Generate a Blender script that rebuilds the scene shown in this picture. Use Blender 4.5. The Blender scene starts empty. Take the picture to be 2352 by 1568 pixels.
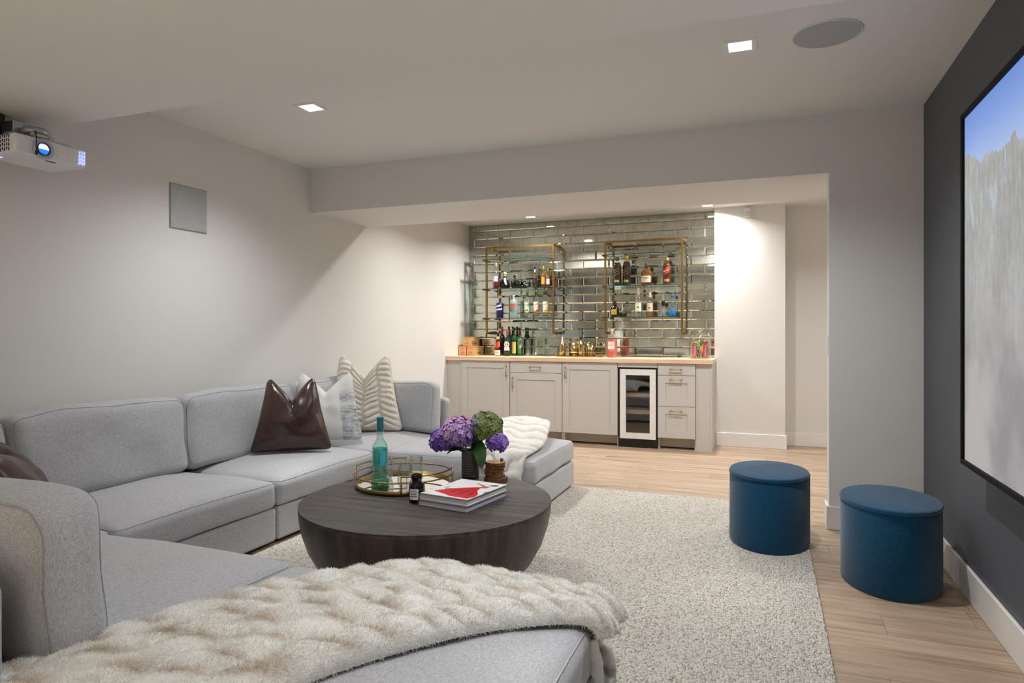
import bpy, bmesh, math, random
from mathutils import Vector, Matrix, noise
PI = math.pi
C = bpy.context.scene.collection
RND = random.Random(11)

# ------------------------------------------------------------------ camera, world, exposure
FOC, CAMH, YAW = 1532.03, 1.1886, 0.3646
cam_d = bpy.data.cameras.new('camera'); cam = bpy.data.objects.new('camera', cam_d); C.objects.link(cam)
cam.location = (0, 0, CAMH); cam.rotation_euler = (PI/2, 0, YAW)
cam_d.sensor_width = 36; cam_d.lens = FOC/2352*36; cam_d.shift_y = -(784-764.4)/2352; cam_d.clip_start = .05
bpy.context.scene.camera = cam
sc = bpy.context.scene
sc.view_settings.view_transform = 'Standard'; sc.view_settings.look = 'None'
sc.view_settings.gamma = 1; sc.view_settings.use_curve_mapping = False
sc.view_settings.exposure = 0.28
W = bpy.data.worlds.new('world'); sc.world = W; W.use_nodes = True
W.node_tree.nodes['Background'].inputs[1].default_value = 0         # a closed basement room: only its lamps and the added ones light it
MAIN_W, NEAR_W, REAR_W, BAR_W = 140.0, 85.0, 1150.0, 24.0                            # downlight powers; REAR_W feeds the added fill lamps
sc.cycles.max_bounces = 12; sc.cycles.transparent_max_bounces = 24
sc.cycles.diffuse_bounces = 6; sc.cycles.glossy_bounces = 5
sc.cycles.caustics_reflective = False; sc.cycles.caustics_refractive = False
sc.cycles.sample_clamp_indirect = 6.0

# ------------------------------------------------------------------ room numbers
XL, XR, YL, ZC = -3.447, .851, 4.462, 2.51        # left wall, screen wall, header plane, ceiling
XJ, ZB, YB = .354, 2.159, 5.26                    # jamb, header underside, header back
YS, ZS = 2.336, 2.234                             # front soffit edge and height
YT, XT, YQ = 7.536, -.515, 7.364                  # tile plane, tile right end, pier front
YN = -3.0

# ------------------------------------------------------------------ helpers
def lin(c):
    def f(v):
        v /= 255.0
        return v/12.92 if v <= .04045 else ((v+.055)/1.055)**2.4
    return (f(c[0]), f(c[1]), f(c[2]), 1)
class N:
    def __init__(s, name):
        s.m = bpy.data.materials.new(name); s.m.use_nodes = True; s.t = s.m.node_tree
        s.p = s.t.nodes['Principled BSDF']; s.out = s.t.nodes['Material Output']
    def n(s, typ, **kw):
        x = s.t.nodes.new(typ)
        for k, v in kw.items():
            if k.startswith('i_'):
                key = k[2:]; key = int(key) if key.isdigit() else key.replace('_', ' ')
                x.inputs[key].default_value = v
            else: setattr(x, k, v)
        return x
    def l(s, a, b): s.t.links.new(a, b)
    def co(s, scale=(1, 1, 1), rot=(0, 0, 0), kind='Object'):
        tc = s.n('ShaderNodeTexCoord'); mp = s.n('ShaderNodeMapping'); s.l(tc.outputs[kind], mp.inputs[0])
        mp.inputs['Scale'].default_value = scale; mp.inputs['Rotation'].default_value = rot
        return mp.outputs[0]
    def noise(s, vec, scale, detail=3, rough=.55):
        x = s.n('ShaderNodeTexNoise'); x.inputs['Scale'].default_value = scale
        x.inputs['Detail'].default_value = detail; x.inputs['Roughness'].default_value = rough
        s.l(vec, x.inputs['Vector']); return x.outputs['Fac']
    def ramp(s, fac, stops, interp='LINEAR'):
        x = s.n('ShaderNodeValToRGB'); x.color_ramp.interpolation = interp
        e = x.color_ramp.elements
        while len(e) < len(stops): e.new(.5)
        for i, (pos, col) in enumerate(stops): e[i].position = pos; e[i].color = col if len(col) == 4 else lin(col)
        s.l(fac, x.inputs[0]); return x.outputs[0]
    def mix(s, fac, a, b, blend='MIX'):
        x = s.n('ShaderNodeMix', data_type='RGBA', blend_type=blend)
        for v, i in ((fac, 0), (a, 6), (b, 7)):
            if hasattr(v, 'is_linked'): s.l(v, x.inputs[i])
            else: x.inputs[i].default_value = v
        return x.outputs[2]
    def math(s, op, a, b=0.0, clamp=False):
        x = s.n('ShaderNodeMath', operation=op); x.use_clamp = clamp
        for i, v in enumerate((a, b)):
            if hasattr(v, 'is_linked'): s.l(v, x.inputs[i])
            else: x.inputs[i].default_value = v
        return x.outputs[0]
    def madd(s, a, b, c):
        x = s.n('ShaderNodeMath', operation='MULTIPLY_ADD')
        for i, v in enumerate((a, b, c)):
            if hasattr(v, 'is_linked'): s.l(v, x.inputs[i])
            else: x.inputs[i].default_value = v
        return x.outputs[0]
    def bump(s, h, strength, dist):
        b = s.n('ShaderNodeBump'); b.inputs['Strength'].default_value = strength; b.inputs['Distance'].default_value = dist
        s.l(h, b.inputs['Height']); s.l(b.outputs[0], s.p.inputs['Normal'])
    def color(s, v):
        if hasattr(v, 'is_linked'): s.l(v, s.p.inputs['Base Color'])
        else: s.p.inputs['Base Color'].default_value = v
MATS = {}
def M(name, rgb, rough=.5, metal=0, grain=0.0, spec=.5, emit=0, coat=0):
    if name in MATS: return MATS[name]
    a = N(name); a.p.inputs['Roughness'].default_value = rough; a.p.inputs['Metallic'].default_value = metal
    a.p.inputs['Specular IOR Level'].default_value = spec
    a.p.inputs['Coat Weight'].default_value = coat
    c = lin(rgb)
    if emit:
        a.p.inputs['Emission Color'].default_value = c; a.p.inputs['Emission Strength'].default_value = emit
    k = .06 + grain
    v = a.noise(a.co(), 40, 4)
    a.color(a.ramp(v, [(.3, tuple(x*(1-k) for x in c[:3])+(1,)), (.7, tuple(min(1, x*(1+k)) for x in c[:3])+(1,))]))
    MATS[name] = a.m; return a.m

def newbm(): return bmesh.new()
def box(bm, x0, x1, y0, y1, z0, z1, bev=0, seg=2):
    vs = [bm.verts.new(p) for p in ((x0,y0,z0),(x1,y0,z0),(x1,y1,z0),(x0,y1,z0),(x0,y0,z1),(x1,y0,z1),(x1,y1,z1),(x0,y1,z1))]
    fs = [bm.faces.new([vs[i] for i in q]) for q in ((3,2,1,0),(4,5,6,7),(0,1,5,4),(1,2,6,5),(2,3,7,6),(3,0,4,7))]
    if bev:
        es = {e for f in fs for e in f.edges}
        bmesh.ops.bevel(bm, geom=list(es), offset=bev, segments=seg, profile=.5, affect='EDGES')
    return bm
def bxm(*a, **k): return box(newbm(), *a, **k)
def lathe(bm, prof, seg=24, cx=0, cy=0, sx=1, sy=1, facet=False):
    rings = []
    for r, z in prof:
        if r < 1e-6: rings.append([bm.verts.new((cx, cy, z))])
        else: rings.append([bm.verts.new((cx+r*sx*math.cos(2*PI*i/seg), cy+r*sy*math.sin(2*PI*i/seg), z)) for i in range(seg)])
    for a, b in zip(rings, rings[1:]):
        for i in range(seg):
            j = (i+1) % seg
            if len(a) == 1 and len(b) == 1: continue
            if len(a) == 1: q = [a[0], b[j], b[i]][::-1]
            elif len(b) == 1: q = [a[i], a[j], b[0]]
            else: q = [a[i], a[j], b[j], b[i]]
            f = bm.faces.new(q); f.smooth = not facet
    return bm
def tube(bm, pts, r, seg=8, closed=False):
    pts = [Vector(p) for p in pts]; n = len(pts); rings = []
    up = Vector((0, 0, 1)); prev = None
    for i in range(n):
        a = pts[(i-1) % n] if closed or i else pts[i]; b = pts[(i+1) % n] if closed or i < n-1 else pts[i]
        d = (b-a).normalized()
        if prev is None:
            u = d.cross(up)
            if u.length < 1e-3: u = d.cross(Vector((1, 0, 0)))
        else:
            u = prev - d*prev.dot(d)
        u.normalize(); w = d.cross(u); prev = u
        rr = r[i] if isinstance(r, (list, tuple)) else r
        rings.append([bm.verts.new(pts[i]+rr*(u*math.cos(2*PI*k/seg)+w*math.sin(2*PI*k/seg))) for k in range(seg)])
    rng = range(n) if closed else range(n-1)
    for i in rng:
        a, b = rings[i], rings[(i+1) % n]
        for k in range(seg):
            f = bm.faces.new([a[k], a[(k+1) % seg], b[(k+1) % seg], b[k]]); f.smooth = True
    if not closed:
        bm.faces.new(rings[0][::-1]); bm.faces.new(rings[-1])
    return bm
def cyl(bm, p0, p1, r, seg=12): return tube(bm, [p0, p1], r, seg)
def grid(bm, fn, nu, nv, smooth=True):
    V = [[bm.verts.new(fn(i/nu, j/nv)) for j in range(nv+1)] for i in range(nu+1)]
    for i in range(nu):
        for j in range(nv):
            f = bm.faces.new([V[i][j], V[i+1][j], V[i+1][j+1], V[i][j+1]]); f.smooth = smooth
    return V
def prism(bm, poly, z0, z1):
    a = [bm.verts.new((x, y, z0)) for x, y in poly]; b = [bm.verts.new((x, y, z1)) for x, y in poly]
    bm.faces.new(a[::-1]); bm.faces.new(b)
    for i in range(len(poly)):
        j = (i+1) % len(poly); bm.faces.new([a[i], a[j], b[j], b[i]])
    return bm

def empty(name, loc, label=None, cat=None, group=None, rotz=0):
    o = bpy.data.objects.new(name, None); C.objects.link(o); o.location = loc; o.rotation_euler = (0, 0, rotz)
    o.empty_display_size = .05
    return tag(o, label, cat, group)
def tag(o, label=None, cat=None, group=None, kind=None):
    if label: o['label'] = label
    if cat: o['category'] = cat
    if group: o['group'] = group
    if kind: o['kind'] = kind
    return o
def put(name, bm, m, parent=None, loc=(0, 0, 0), rot=(0, 0, 0), world=False, recalc=True):
    """one mesh object; world=True: the bmesh is in world coordinates and is moved to its thing's origin"""
    if recalc: bmesh.ops.recalc_face_normals(bm, faces=bm.faces[:])
    if world and parent is not None:
        r = parent
        off = Vector((0, 0, 0))
        while r is not None: off += r.location; r = r.parent
        bmesh.ops.translate(bm, vec=-off, verts=bm.verts[:])
    me = bpy.data.meshes.new(name); bm.to_mesh(me); bm.free()
    o = bpy.data.objects.new(name, me); C.objects.link(o)
    if m is not None: me.materials.append(m)
    o.location = loc; o.rotation_euler = rot
    if parent is not None: o.parent = parent
    return o
def struct(name, bm, m): return tag(put(name, bm, m), kind='structure')
def dup(o, parent=None):
    c = o.copy(); C.objects.link(c); c.parent = parent
    for ch in o.children: dup(ch, c)
    return c
def text(name, s, size, m, parent, loc, rot, align='CENTER', ext=.0003):
    cu = bpy.data.curves.new(name, 'FONT'); cu.body = s; cu.size = size; cu.align_x = align; cu.align_y = 'CENTER'; cu.extrude = ext
    cu.resolution_u = 3
    cu.materials.append(m); o = bpy.data.objects.new(name, cu); C.objects.link(o)
    o.parent = parent; o.location = loc; o.rotation_euler = rot
    return o

# ------------------------------------------------------------------ materials
def wall_mat(name, rgb, rough=.6):
    a = N(name); a.p.inputs['Roughness'].default_value = rough; a.p.inputs['Specular IOR Level'].default_value = .3
    c = lin(rgb); v = a.noise(a.co(), 1.3, 2)
    a.color(a.ramp(v, [(.3, tuple(x*.985 for x in c[:3])+(1,)), (.7, c)]))
    a.bump(a.noise(a.co(), 180, 2), .08, .002); return a.m
m_wall = wall_mat('white_wall_paint', (217, 216, 213))
m_ceil = wall_mat('white_ceiling_paint', (224, 223, 220), .8)
m_dark = wall_mat('charcoal_wall_paint', (84, 88, 95), .5)
m_trim = wall_mat('white_trim_paint', (226, 224, 221), .35)
def fabric(name, rgb, var=.16, scale=1.0, bump=.5, tint=None):
    a = N(name); a.p.inputs['Roughness'].default_value = .9; a.p.inputs['Specular IOR Level'].default_value = .15
    a.p.inputs['Sheen Weight'].default_value = .25; a.p.inputs['Sheen Roughness'].default_value = .5
    c = lin(rgb)[:3]
    n1 = a.noise(a.co((70*scale, 560*scale, 560*scale)), 1, 2); n2 = a.noise(a.co((560*scale, 70*scale, 560*scale)), 1, 2); n4 = a.noise(a.co((560*scale, 560*scale, 70*scale)), 1, 2)
    n3 = a.noise(a.co(), 7, 3)
    w = a.math('MULTIPLY', a.math('ADD', a.math('ADD', n1, n2), n4), .3333)
    col = a.ramp(w, [(.38, tuple(x*(1-2.3*var) for x in c)+(1,)), (.5, c+(1,)), (.62, tuple(min(1, x*(1+1.6*var)) for x in c)+(1,))])
    col = a.mix(.12, col, a.ramp(n3, [(.3, tuple(x*.8 for x in c)+(1,)), (.7, tuple(min(1, x*1.15) for x in c)+(1,))]))
    a.color(col); a.bump(w, bump, .0015); return a.m
m_sofa = fabric('grey_heather_upholstery', (172, 173, 176), .19)
m_pipe = fabric('grey_piping', (146, 147, 150), .1)
m_blue = fabric('blue_felt', (7, 65, 97), .24, .8, .4)
m_pat = None
def brass(name, rgb, rough):
    a = N(name); a.p.inputs['Metallic'].default_value = 1
    a.color(lin(rgb)); v = a.noise(a.co((1, 1, 30)), 60, 3)
    r = a.math('MULTIPLY_ADD', v, .18); r.node.inputs[2].default_value = rough-.05
    a.l(r, a.p.inputs['Roughness']); return a.m
m_brass = brass('brushed_brass', (150, 124, 72), .30)
m_gold = brass('polished_gold', (186, 164, 112), .14)
m_handle = brass('satin_brass', (196, 164, 112), .35)
m_chrome = brass('brushed_steel', (186, 188, 190), .3)
m_black = M('black_plastic', (16, 16, 17), .35)
m_blackgloss = M('black_glass', (9, 9, 10), .06)
m_white = M('white_plastic', (222, 222, 224), .4)
m_cab = wall_mat('greige_cabinet_paint', (197, 195, 191), .42)
m_plinth = M('toe_kick_laminate', (190, 180, 164), .4)
def woodmat(name, stops, rough=.45, gs=1.0, bump=.15, objrand=0.0, axis='X', cross=0):
    a = N(name); a.p.inputs['Roughness'].default_value = rough
    sx = {'X': (1.3, 22, 22), 'Y': (22, 1.3, 22), 'Z': (22, 22, 1.3)}[axis]
    v = a.co(tuple(q*gs for q in sx))
    if objrand:
        oi = a.n('ShaderNodeObjectInfo'); ad = a.n('ShaderNodeVectorMath', operation='ADD'); cb = a.n('ShaderNodeCombineXYZ')
        m1 = a.math('MULTIPLY', oi.outputs['Random'], 91.0); a.l(m1, cb.inputs[0]); a.l(m1, cb.inputs[1])
        a.l(v, ad.inputs[0]); a.l(cb.outputs[0], ad.inputs[1]); v = ad.outputs[0]
    n1 = a.noise(v, 1.0, 6, .62); n2 = a.noise(v, 5.0, 3, .7)
    w = a.math('MULTIPLY_ADD', n2, .3); a.l(n1, w.node.inputs[2]); w = a.math('SUBTRACT', w, .15)
    if cross:                                                          # saw marks across the grain
        n3 = a.noise(a.co((190, 3, 3), (0, 0, .25)), 1, 3, .6); n4 = a.noise(a.co(), 5, 2)
        w = a.madd(a.math('MULTIPLY', a.math('SUBTRACT', n3, .5), n4), cross, w)
    col = a.ramp(w, stops)
    if objrand:
        k = a.math('MULTIPLY_ADD', oi.outputs['Random'], objrand); k.node.inputs[2].default_value = 1-objrand/2
        hs = a.n('ShaderNodeHueSaturation'); a.l(col, hs.inputs['Color']); a.l(k, hs.inputs['Value']); col = hs.outputs[0]
    a.color(col); a.bump(w, bump, .002); return a.m
m_plank = woodmat('oak_laminate_plank', [(.28, (118, 96, 76)), (.42, (156, 134, 112)), (.55, (172, 150, 128)), (.75, (188, 168, 147))], rough=.42, objrand=.16)
m_plank_gap = M('plank_joint', (112, 92, 74), .7)
m_counter = woodmat('beech_butcher_block', [(.3, (212, 172, 138)), (.5, (230, 196, 164)), (.7, (240, 212, 184))], rough=.4, gs=1.6)
m_table = woodmat('dark_driftwood_top', [(.28, (32, 27, 25)), (.45, (57, 50, 46)), (.6, (74, 66, 61)), (.78, (96, 87, 81))], rough=.55, gs=1.5, bump=.5, objrand=.12, cross=.9)
m_tableside = woodmat('dark_stained_bowl', [(.3, (34, 26, 21)), (.5, (62, 50, 42)), (.72, (96, 80, 68))], rough=.4, gs=.35, axis='Z', bump=.2)
m_crate = woodmat('pine_crate', [(.3, (196, 146, 92)), (.5, (222, 174, 118)), (.75, (236, 196, 144))], rough=.6, gs=2.5)
m_ink = M('brown_ink', (92, 58, 30), .8)
m_leather = None
def leather():
    a = N('dark_brown_leather'); a.p.inputs['Roughness'].default_value = .27; a.p.inputs['Specular IOR Level'].default_value = .7
    v = a.noise(a.co(), 5, 3); a.color(a.ramp(v, [(.3, (44, 25, 21)), (.7, (66, 38, 31))]))
    h = a.math('MULTIPLY_ADD', a.noise(a.co(), 160, 2), .25); a.l(a.noise(a.co(), 14, 3), h.node.inputs[2])
    a.bump(h, .35, .006); return a.m
m_leather = leather()
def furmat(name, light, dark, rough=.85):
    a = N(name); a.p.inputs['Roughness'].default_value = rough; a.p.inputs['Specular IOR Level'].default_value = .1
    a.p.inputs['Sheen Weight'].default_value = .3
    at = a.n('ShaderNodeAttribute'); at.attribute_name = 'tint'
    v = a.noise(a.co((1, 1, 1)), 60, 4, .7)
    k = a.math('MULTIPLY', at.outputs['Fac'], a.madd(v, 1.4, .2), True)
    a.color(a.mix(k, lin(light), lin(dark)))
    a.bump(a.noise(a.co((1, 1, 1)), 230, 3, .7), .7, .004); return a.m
m_fur = furmat('cream_faux_fur', (244, 243, 239), (196, 178, 152))
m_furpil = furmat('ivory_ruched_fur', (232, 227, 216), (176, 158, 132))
def tinted(name, rgb, dens=.0, rough=.02, edge=(150, 165, 160)):
    """clear tinted glass: light goes through with the tint, the rim catches reflections"""
    a = N(name); t = a.t; t.nodes.remove(a.p)
    tr = a.n('ShaderNodeBsdfTransparent'); gl = a.n('ShaderNodeBsdfGlossy'); gl.inputs['Roughness'].default_value = rough
    gl.inputs['Color'].default_value = (1, 1, 1, 1)
    lw = a.n('ShaderNodeLayerWeight'); lw.inputs['Blend'].default_value = .5
    pw = a.math('POWER', lw.outputs['Facing'], 3.0)
    c = a.mix(pw, lin(rgb), lin(edge)); a.l(c, tr.inputs['Color'])
    fr = a.madd(a.math('POWER', lw.outputs['Facing'], 3.5), .8, .06)
    mx = a.n('ShaderNodeMixShader'); a.l(fr, mx.inputs[0]); a.l(tr.outputs[0], mx.inputs[1]); a.l(gl.outputs[0], mx.inputs[2])
    if dens:
        df = a.n('ShaderNodeBsdfDiffuse'); df.inputs['Color'].default_value = lin(rgb)
        m2 = a.n('ShaderNodeMixShader'); m2.inputs[0].default_value = dens
        a.l(mx.outputs[0], m2.inputs[1]); a.l(df.outputs[0], m2.inputs[2]); mx = m2
    a.l(mx.outputs[0], a.out.inputs[0]); return a.m
g_clear = tinted('clear_glass', (250, 252, 251), edge=(206, 213, 211))
g_shelf = tinted('pale_green_glass', (232, 244, 239), edge=(190, 216, 207))
g_edge = tinted('green_glass_edge', (60, 122, 108), .25, edge=(36, 84, 74))
g_teal = tinted('teal_glass', (226, 247, 240), .02, edge=(60, 165, 145))
l_teal = tinted('teal_liquid', (178, 242, 231), .16, edge=(70, 200, 185))
g_frost = tinted('frosted_glass', (225, 236, 236), .35, .3, edge=(190, 205, 205))
l_amber = tinted('amber_liquid', (206, 120, 32), .32, edge=(110, 48, 8))
l_gold = tinted('golden_liquid', (222, 160, 70), .3, edge=(150, 90, 30))
l_red = tinted('red_liquid', (140, 12, 28), .5, edge=(60, 0, 8))
l_brown = tinted('brown_liquid', (150, 70, 14), .4, edge=(70, 26, 4))
l_dark = tinted('dark_whisky_liquid', (64, 44, 12), .55, edge=(24, 18, 6))
l_blue = tinted('blue_liquid', (24, 150, 235), .65, edge=(0, 90, 180))
l_pink = tinted('pink_liquid', (250, 150, 130), .45, edge=(220, 110, 95))
g_green = tinted('green_glass', (30, 120, 58), .35, edge=(6, 44, 18))
g_dkgreen = M('dark_green_glass', (12, 38, 22), .06)
g_dark = M('near_black_glass', (14, 10, 10), .06)
g_brown = M('dark_brown_glass', (38, 18, 10), .06)
def mirror_tile():
    a = N('antique_mirror_tile'); a.p.inputs['Metallic'].default_value = .96; a.p.inputs['Roughness'].default_value = .05
    oi = a.n('ShaderNodeObjectInfo'); cb = a.n('ShaderNodeCombineXYZ'); m1 = a.math('MULTIPLY', oi.outputs['Random'], 31.0)
    a.l(m1, cb.inputs[0]); a.l(m1, cb.inputs[1]); ad = a.n('ShaderNodeVectorMath', operation='ADD')
    a.l(a.co(), ad.inputs[0]); a.l(cb.outputs[0], ad.inputs[1])
    v = a.noise(ad.outputs[0], 230, 2, .6); big = a.noise(ad.outputs[0], 9, 3)
    k = a.math('MULTIPLY_ADD', big, .22); a.l(v, k.node.inputs[2])
    a.color(a.ramp(k, [(.45, (112, 115, 106)), (.56, (182, 185, 174)), (.72, (206, 209, 199))]))
    return a.m
m_tile = mirror_tile()
m_grout = M('grey_grout', (88, 88, 84), .8)
def rugmat():
    a = N('looped_wool_rug'); a.p.inputs['Roughness'].default_value = .95; a.p.inputs['Specular IOR Level'].default_value = .05
    v = a.co((125, 88, 90)); vo = a.n('ShaderNodeTexVoronoi'); vo.inputs['Scale'].default_value = 1; vo.inputs['Randomness'].default_value = .75
    a.l(v, vo.inputs['Vector'])
    sp = a.n('ShaderNodeSeparateColor'); a.l(vo.outputs['Color'], sp.inputs[0])
    base = a.ramp(sp.outputs[0], [(0, (158, 152, 143)), (.22, (192, 187, 178)), (.7, (206, 202, 194)), (1, (219, 216, 209))])
    big = a.noise(a.co(), 1.7, 3)
    base = a.mix(.25, base, a.ramp(big, [(.3, (176, 170, 161)), (.7, (204, 200, 192))]))
    gap = a.ramp(vo.outputs['Distance'], [(.5, (255, 255, 255)), (.85, (176, 171, 164))])
    a.color(a.mix(1.0, base, gap, 'MULTIPLY'))
    h = a.math('SUBTRACT', 1.0, vo.outputs['Distance']); a.bump(h, .9, .008); return a.m
m_rug = rugmat()

# ------------------------------------------------------------------ room shell
def planks():
    fl = struct('floor', bxm(XL-.2, 2.4, YN-.1, 8.0, -.05, -.004), m_plank_gap)
    w = .192; y = .1; row = 0; n = 0
    while y < 7.7:
        xe = XR-.002 if y < YL-.05 else 2.3
        x = XL - .2 - RND.random()*1.1
        while x < xe:
            x1 = min(x+1.38, xe); x0 = max(x, XL)
            if x1-x0 > .004:
                b = bxm(x0+.0007, x1-.0007, y+.0006, y+w-.0006, -.012, 0)
                put('plank', b, m_plank, fl, recalc=False); n += 1
            x += 1.38
        y += w; row += 1
    put('subfloor_boards', bxm(XL, XR, YN, .1, -.012, 0), m_plank, fl)
planks()
struct('wall_left', bxm(XL-.12, XL, YN, 7.7, 0, ZC), m_wall)
struct('wall_right', bxm(XR, XR+.12, YN, YL+.15, 0, ZC), m_dark)
struct('ceiling', bxm(XL-.12, 2.4, YN-.1, 8.0, ZC, ZC+.1), m_ceil)
struct('ceiling_soffit', bxm(XL, XR, YN, YS, ZS, ZC), m_ceil)
b = newbm(); prism(b, [(XJ, YL), (XR+.12, YL), (XR+.12, YL+.15), (XJ, YL+.15)], 0, ZB); struct('wall_pier', b, m_wall)
struct('wall_header', bxm(XL, XR+.12, YL, YB, ZB, ZC), m_wall)
struct('wall_far_right', bxm(XR+.12, 2.4, YL, YL+.15, 0, ZC), m_wall)
struct('wall_alcove_right', bxm(2.28, 2.4, YL+.15, 7.8, 0, ZC), m_wall)
struct('wall_bar_pier', bxm(XT, .178, YQ, 7.8, 0, ZC), m_wall)
struct('wall_alcove_far', bxm(.178, 2.28, 7.632, 7.8, 0, ZC), m_wall)
wb = struct('wall_bar_tiled', bxm(XL, XT, YT+.009, 7.8, 0, ZC), m_grout)
struct('wall_near', bxm(XL, XR, YN-.12, YN, 0, ZS), m_wall)
# baseboards
def board(name, x0, x1, y0, y1): struct(name, bxm(x0, x1, y0, y1, 0, .142, bev=.003, seg=1), m_trim)
board('baseboard_right', XR-.015, XR, YN, YL-.015)
board('baseboard_pier', XJ-.015, XR-.015, YL-.015, YL)
board('baseboard_jamb', XJ-.015, XJ, YL, YL+.15)
board('baseboard_bar', XT+.02, .193, YQ-.015, YQ)
board('baseboard_bar_side', .178, .193, YQ, 7.617)
board('baseboard_far', .178, 2.28, 7.617, 7.632)
board('baseboard_left', XL, XL+.015, YN, 6.9)

# mirror subway tiles, each its own bevelled piece
def tiles():
    tw, th, g = .3048, .1003, .0016
    x_ref, z0 = -.773, .9285
    meshes = {}
    def tile(w, h):
        key = (round(w, 3), round(h, 3))
        if key not in meshes:
            b = newbm(); e = min(.011, w*.3, h*.3)
            o = [(-w/2, -h/2), (w/2, -h/2), (w/2, h/2), (-w/2, h/2)]
            A = [b.verts.new((x, .009, z)) for x, z in o]; B = [b.verts.new((x, .005, z)) for x, z in o]
            I = [b.verts.new((x+(e if x < 0 else -e), 0, z+(e if z < 0 else -e))) for x, z in o]
            for i in range(4):
                j = (i+1) % 4; b.faces.new([A[i], A[j], B[j], B[i]]); b.faces.new([B[i], B[j], I[j], I[i]])
            b.faces.new(I); bmesh.ops.recalc_face_normals(b, faces=b.faces[:])
            me = bpy.data.meshes.new('mirror_tile'); b.to_mesh(me); b.free(); me.materials.append(m_tile); meshes[key] = me
        return meshes[key]
    k = 0
    while z0 + k*th < ZC-.004:
        za, zb_ = z0+k*th, min(z0+(k+1)*th, ZC-.001)
        off = x_ref + (tw/2 if k % 2 else 0)
        i0 = math.floor((XL-off)/tw)-1
        for i in range(i0, i0+14):
            xa, xb = max(off+i*tw, XL+.001), min(off+(i+1)*tw, XT-.001)
            if xb-xa < .012: continue
            o = bpy.data.objects.new('mirror_tile', tile(xb-xa-g, zb_-za-g)); C.objects.link(o); o.parent = wb
            o.location = ((xa+xb)/2, YT+RND.uniform(-.0004, .0004), (za+zb_)/2)
            o.rotation_euler = (RND.uniform(-.004, .004), 0, RND.uniform(-.004, .004))
        k += 1
tiles()

# ------------------------------------------------------------------ ceiling fittings
def downlight(x, y, z, power, label, group, size=.05, warm=(.98, .99, 1), spread=0, cone=2.45):
    t = empty('recessed_downlight', (x, y, z), label, 'ceiling light', group)
    b = newbm(); s = size
    for q in ((-s-.022, s+.022, -s-.022, -s), (-s-.022, s+.022, s, s+.022), (-s-.022, -s, -s, s), (s, s+.022, -s, s)):
        box(b, q[0], q[1], q[2], q[3], -.004, .0005)
    put('trim_frame', b, m_white, t)
    b = newbm(); grid(b, lambda u, v: ((u-.5)*2*s, (v-.5)*2*s, -.0015), 1, 1)
    put('lamp_lens', b, M('downlight_lens', (255, 250, 242), .5, emit=14), t)
    if not spread:                                                     # soft edged beam of a recessed lamp
        ld = bpy.data.lights.new('downlight', 'SPOT'); ld.spot_size = cone; ld.spot_blend = 1.0; ld.shadow_soft_size = s*.8; ld.energy = power; ld.color = warm
        lo = bpy.data.objects.new('downlight_lamp', ld); C.objects.link(lo); lo.parent = t; lo.location = (0, 0, -.004); return
    ld = bpy.data.lights.new('downlight', 'AREA'); ld.shape = 'SQUARE'; ld.size = s*1.8; ld.energy = power; ld.color = warm; ld.spread = math.radians(spread)
    lo = bpy.data.objects.new('downlight_lamp', ld); C.objects.link(lo); lo.parent = t; lo.location = (0, 0, -.003)
downlight(-2.493, 3.232, ZC, MAIN_W, 'square recessed downlight in the ceiling above the grey sofa', 'square ceiling downlights')
downlight(-.114, 3.243, ZC, MAIN_W, 'square recessed downlight in the ceiling beside the round speaker', 'square ceiling downlights')
downlight(-2.51, 7.15, ZC, BAR_W, 'recessed downlight over the bar, above the shelf with clear bottles', 'downlights over the bar', warm=(1, .98, .95), spread=150)
downlight(-.571, 7.165, ZC, BAR_W, 'recessed downlight over the bar, near the white pier', 'downlights over the bar', warm=(1, .98, .95), spread=150)
for x, w_ in ((-2.4, 'on the sofa side'), (-.5, 'on the pier side'), (1.3, 'added to brighten the passage behind the screen wall')):  # the passage lamp is an unseen addition that brightens the far wall
    downlight(x, 5.70, ZC, 18.5, 'recessed downlight in the alcove ceiling, '+w_, 'alcove downlights', warm=(1, .98, .95), spread=150)
for x, y, w_ in ((-.45, 1.5, 'above the nearest ottoman'),):
    downlight(x, y, ZS, NEAR_W, 'square recessed downlight in the low soffit '+w_, 'soffit downlights')
for x, w_ in ((-2.5, 'by the left wall'), (-.114, 'by the screen wall')):  # added lamps behind the camera; their floor bounce brightens soffit and ceiling
    downlight(x, -1.5, ZS, REAR_W, 'added unseen fill downlight at the rear of the low soffit '+w_, 'soffit downlights', warm=(.84, .93, 1), cone=1.9)
t = empty('ceiling_speaker', (.25, 3.248, ZC), 'round white flush speaker grille in the ceiling near the screen wall', 'speaker')
b = lathe(newbm(), [(.143, 0), (.143, -.005), (.139, -.007), (.137, -.004)], 48); put('rim', b, M('speaker_rim', (205, 206, 208), .5), t)
m_grille = N('speaker_grille'); m_grille.p.inputs['Roughness'].default_value = .7
vo = m_grille.n('ShaderNodeTexVoronoi'); vo.inputs['Scale'].default_value = 420; m_grille.l(m_grille.co(), vo.inputs['Vector'])
m_grille.color(m_grille.ramp(vo.outputs['Distance'], [(.25, (128, 130, 134)), (.5, (178, 180, 184))])); m_grille = m_grille.m
b = lathe(newbm(), [(.137, -.005), (.06, -.0065), (0, -.007)], 48); put('grille', b, m_grille, t)
t = empty('wall_speaker', (XL, 3.24, 1.98), 'square grey flush speaker panel on the left wall', 'speaker')
put('frame', bxm(0, .006, -.146, .146, -.141, .141, bev=.002, seg=1), M('speaker_frame', (150, 151, 152), .5), t)
put('grille', bxm(.004, .009, -.140, .140, -.135, .135), M('wall_speaker_mesh', (170, 171, 172), .6), t)
t = empty('motion_sensor', (-.185, YQ, 2.44), 'small white motion sensor high on the white pier', 'sensor')
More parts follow.
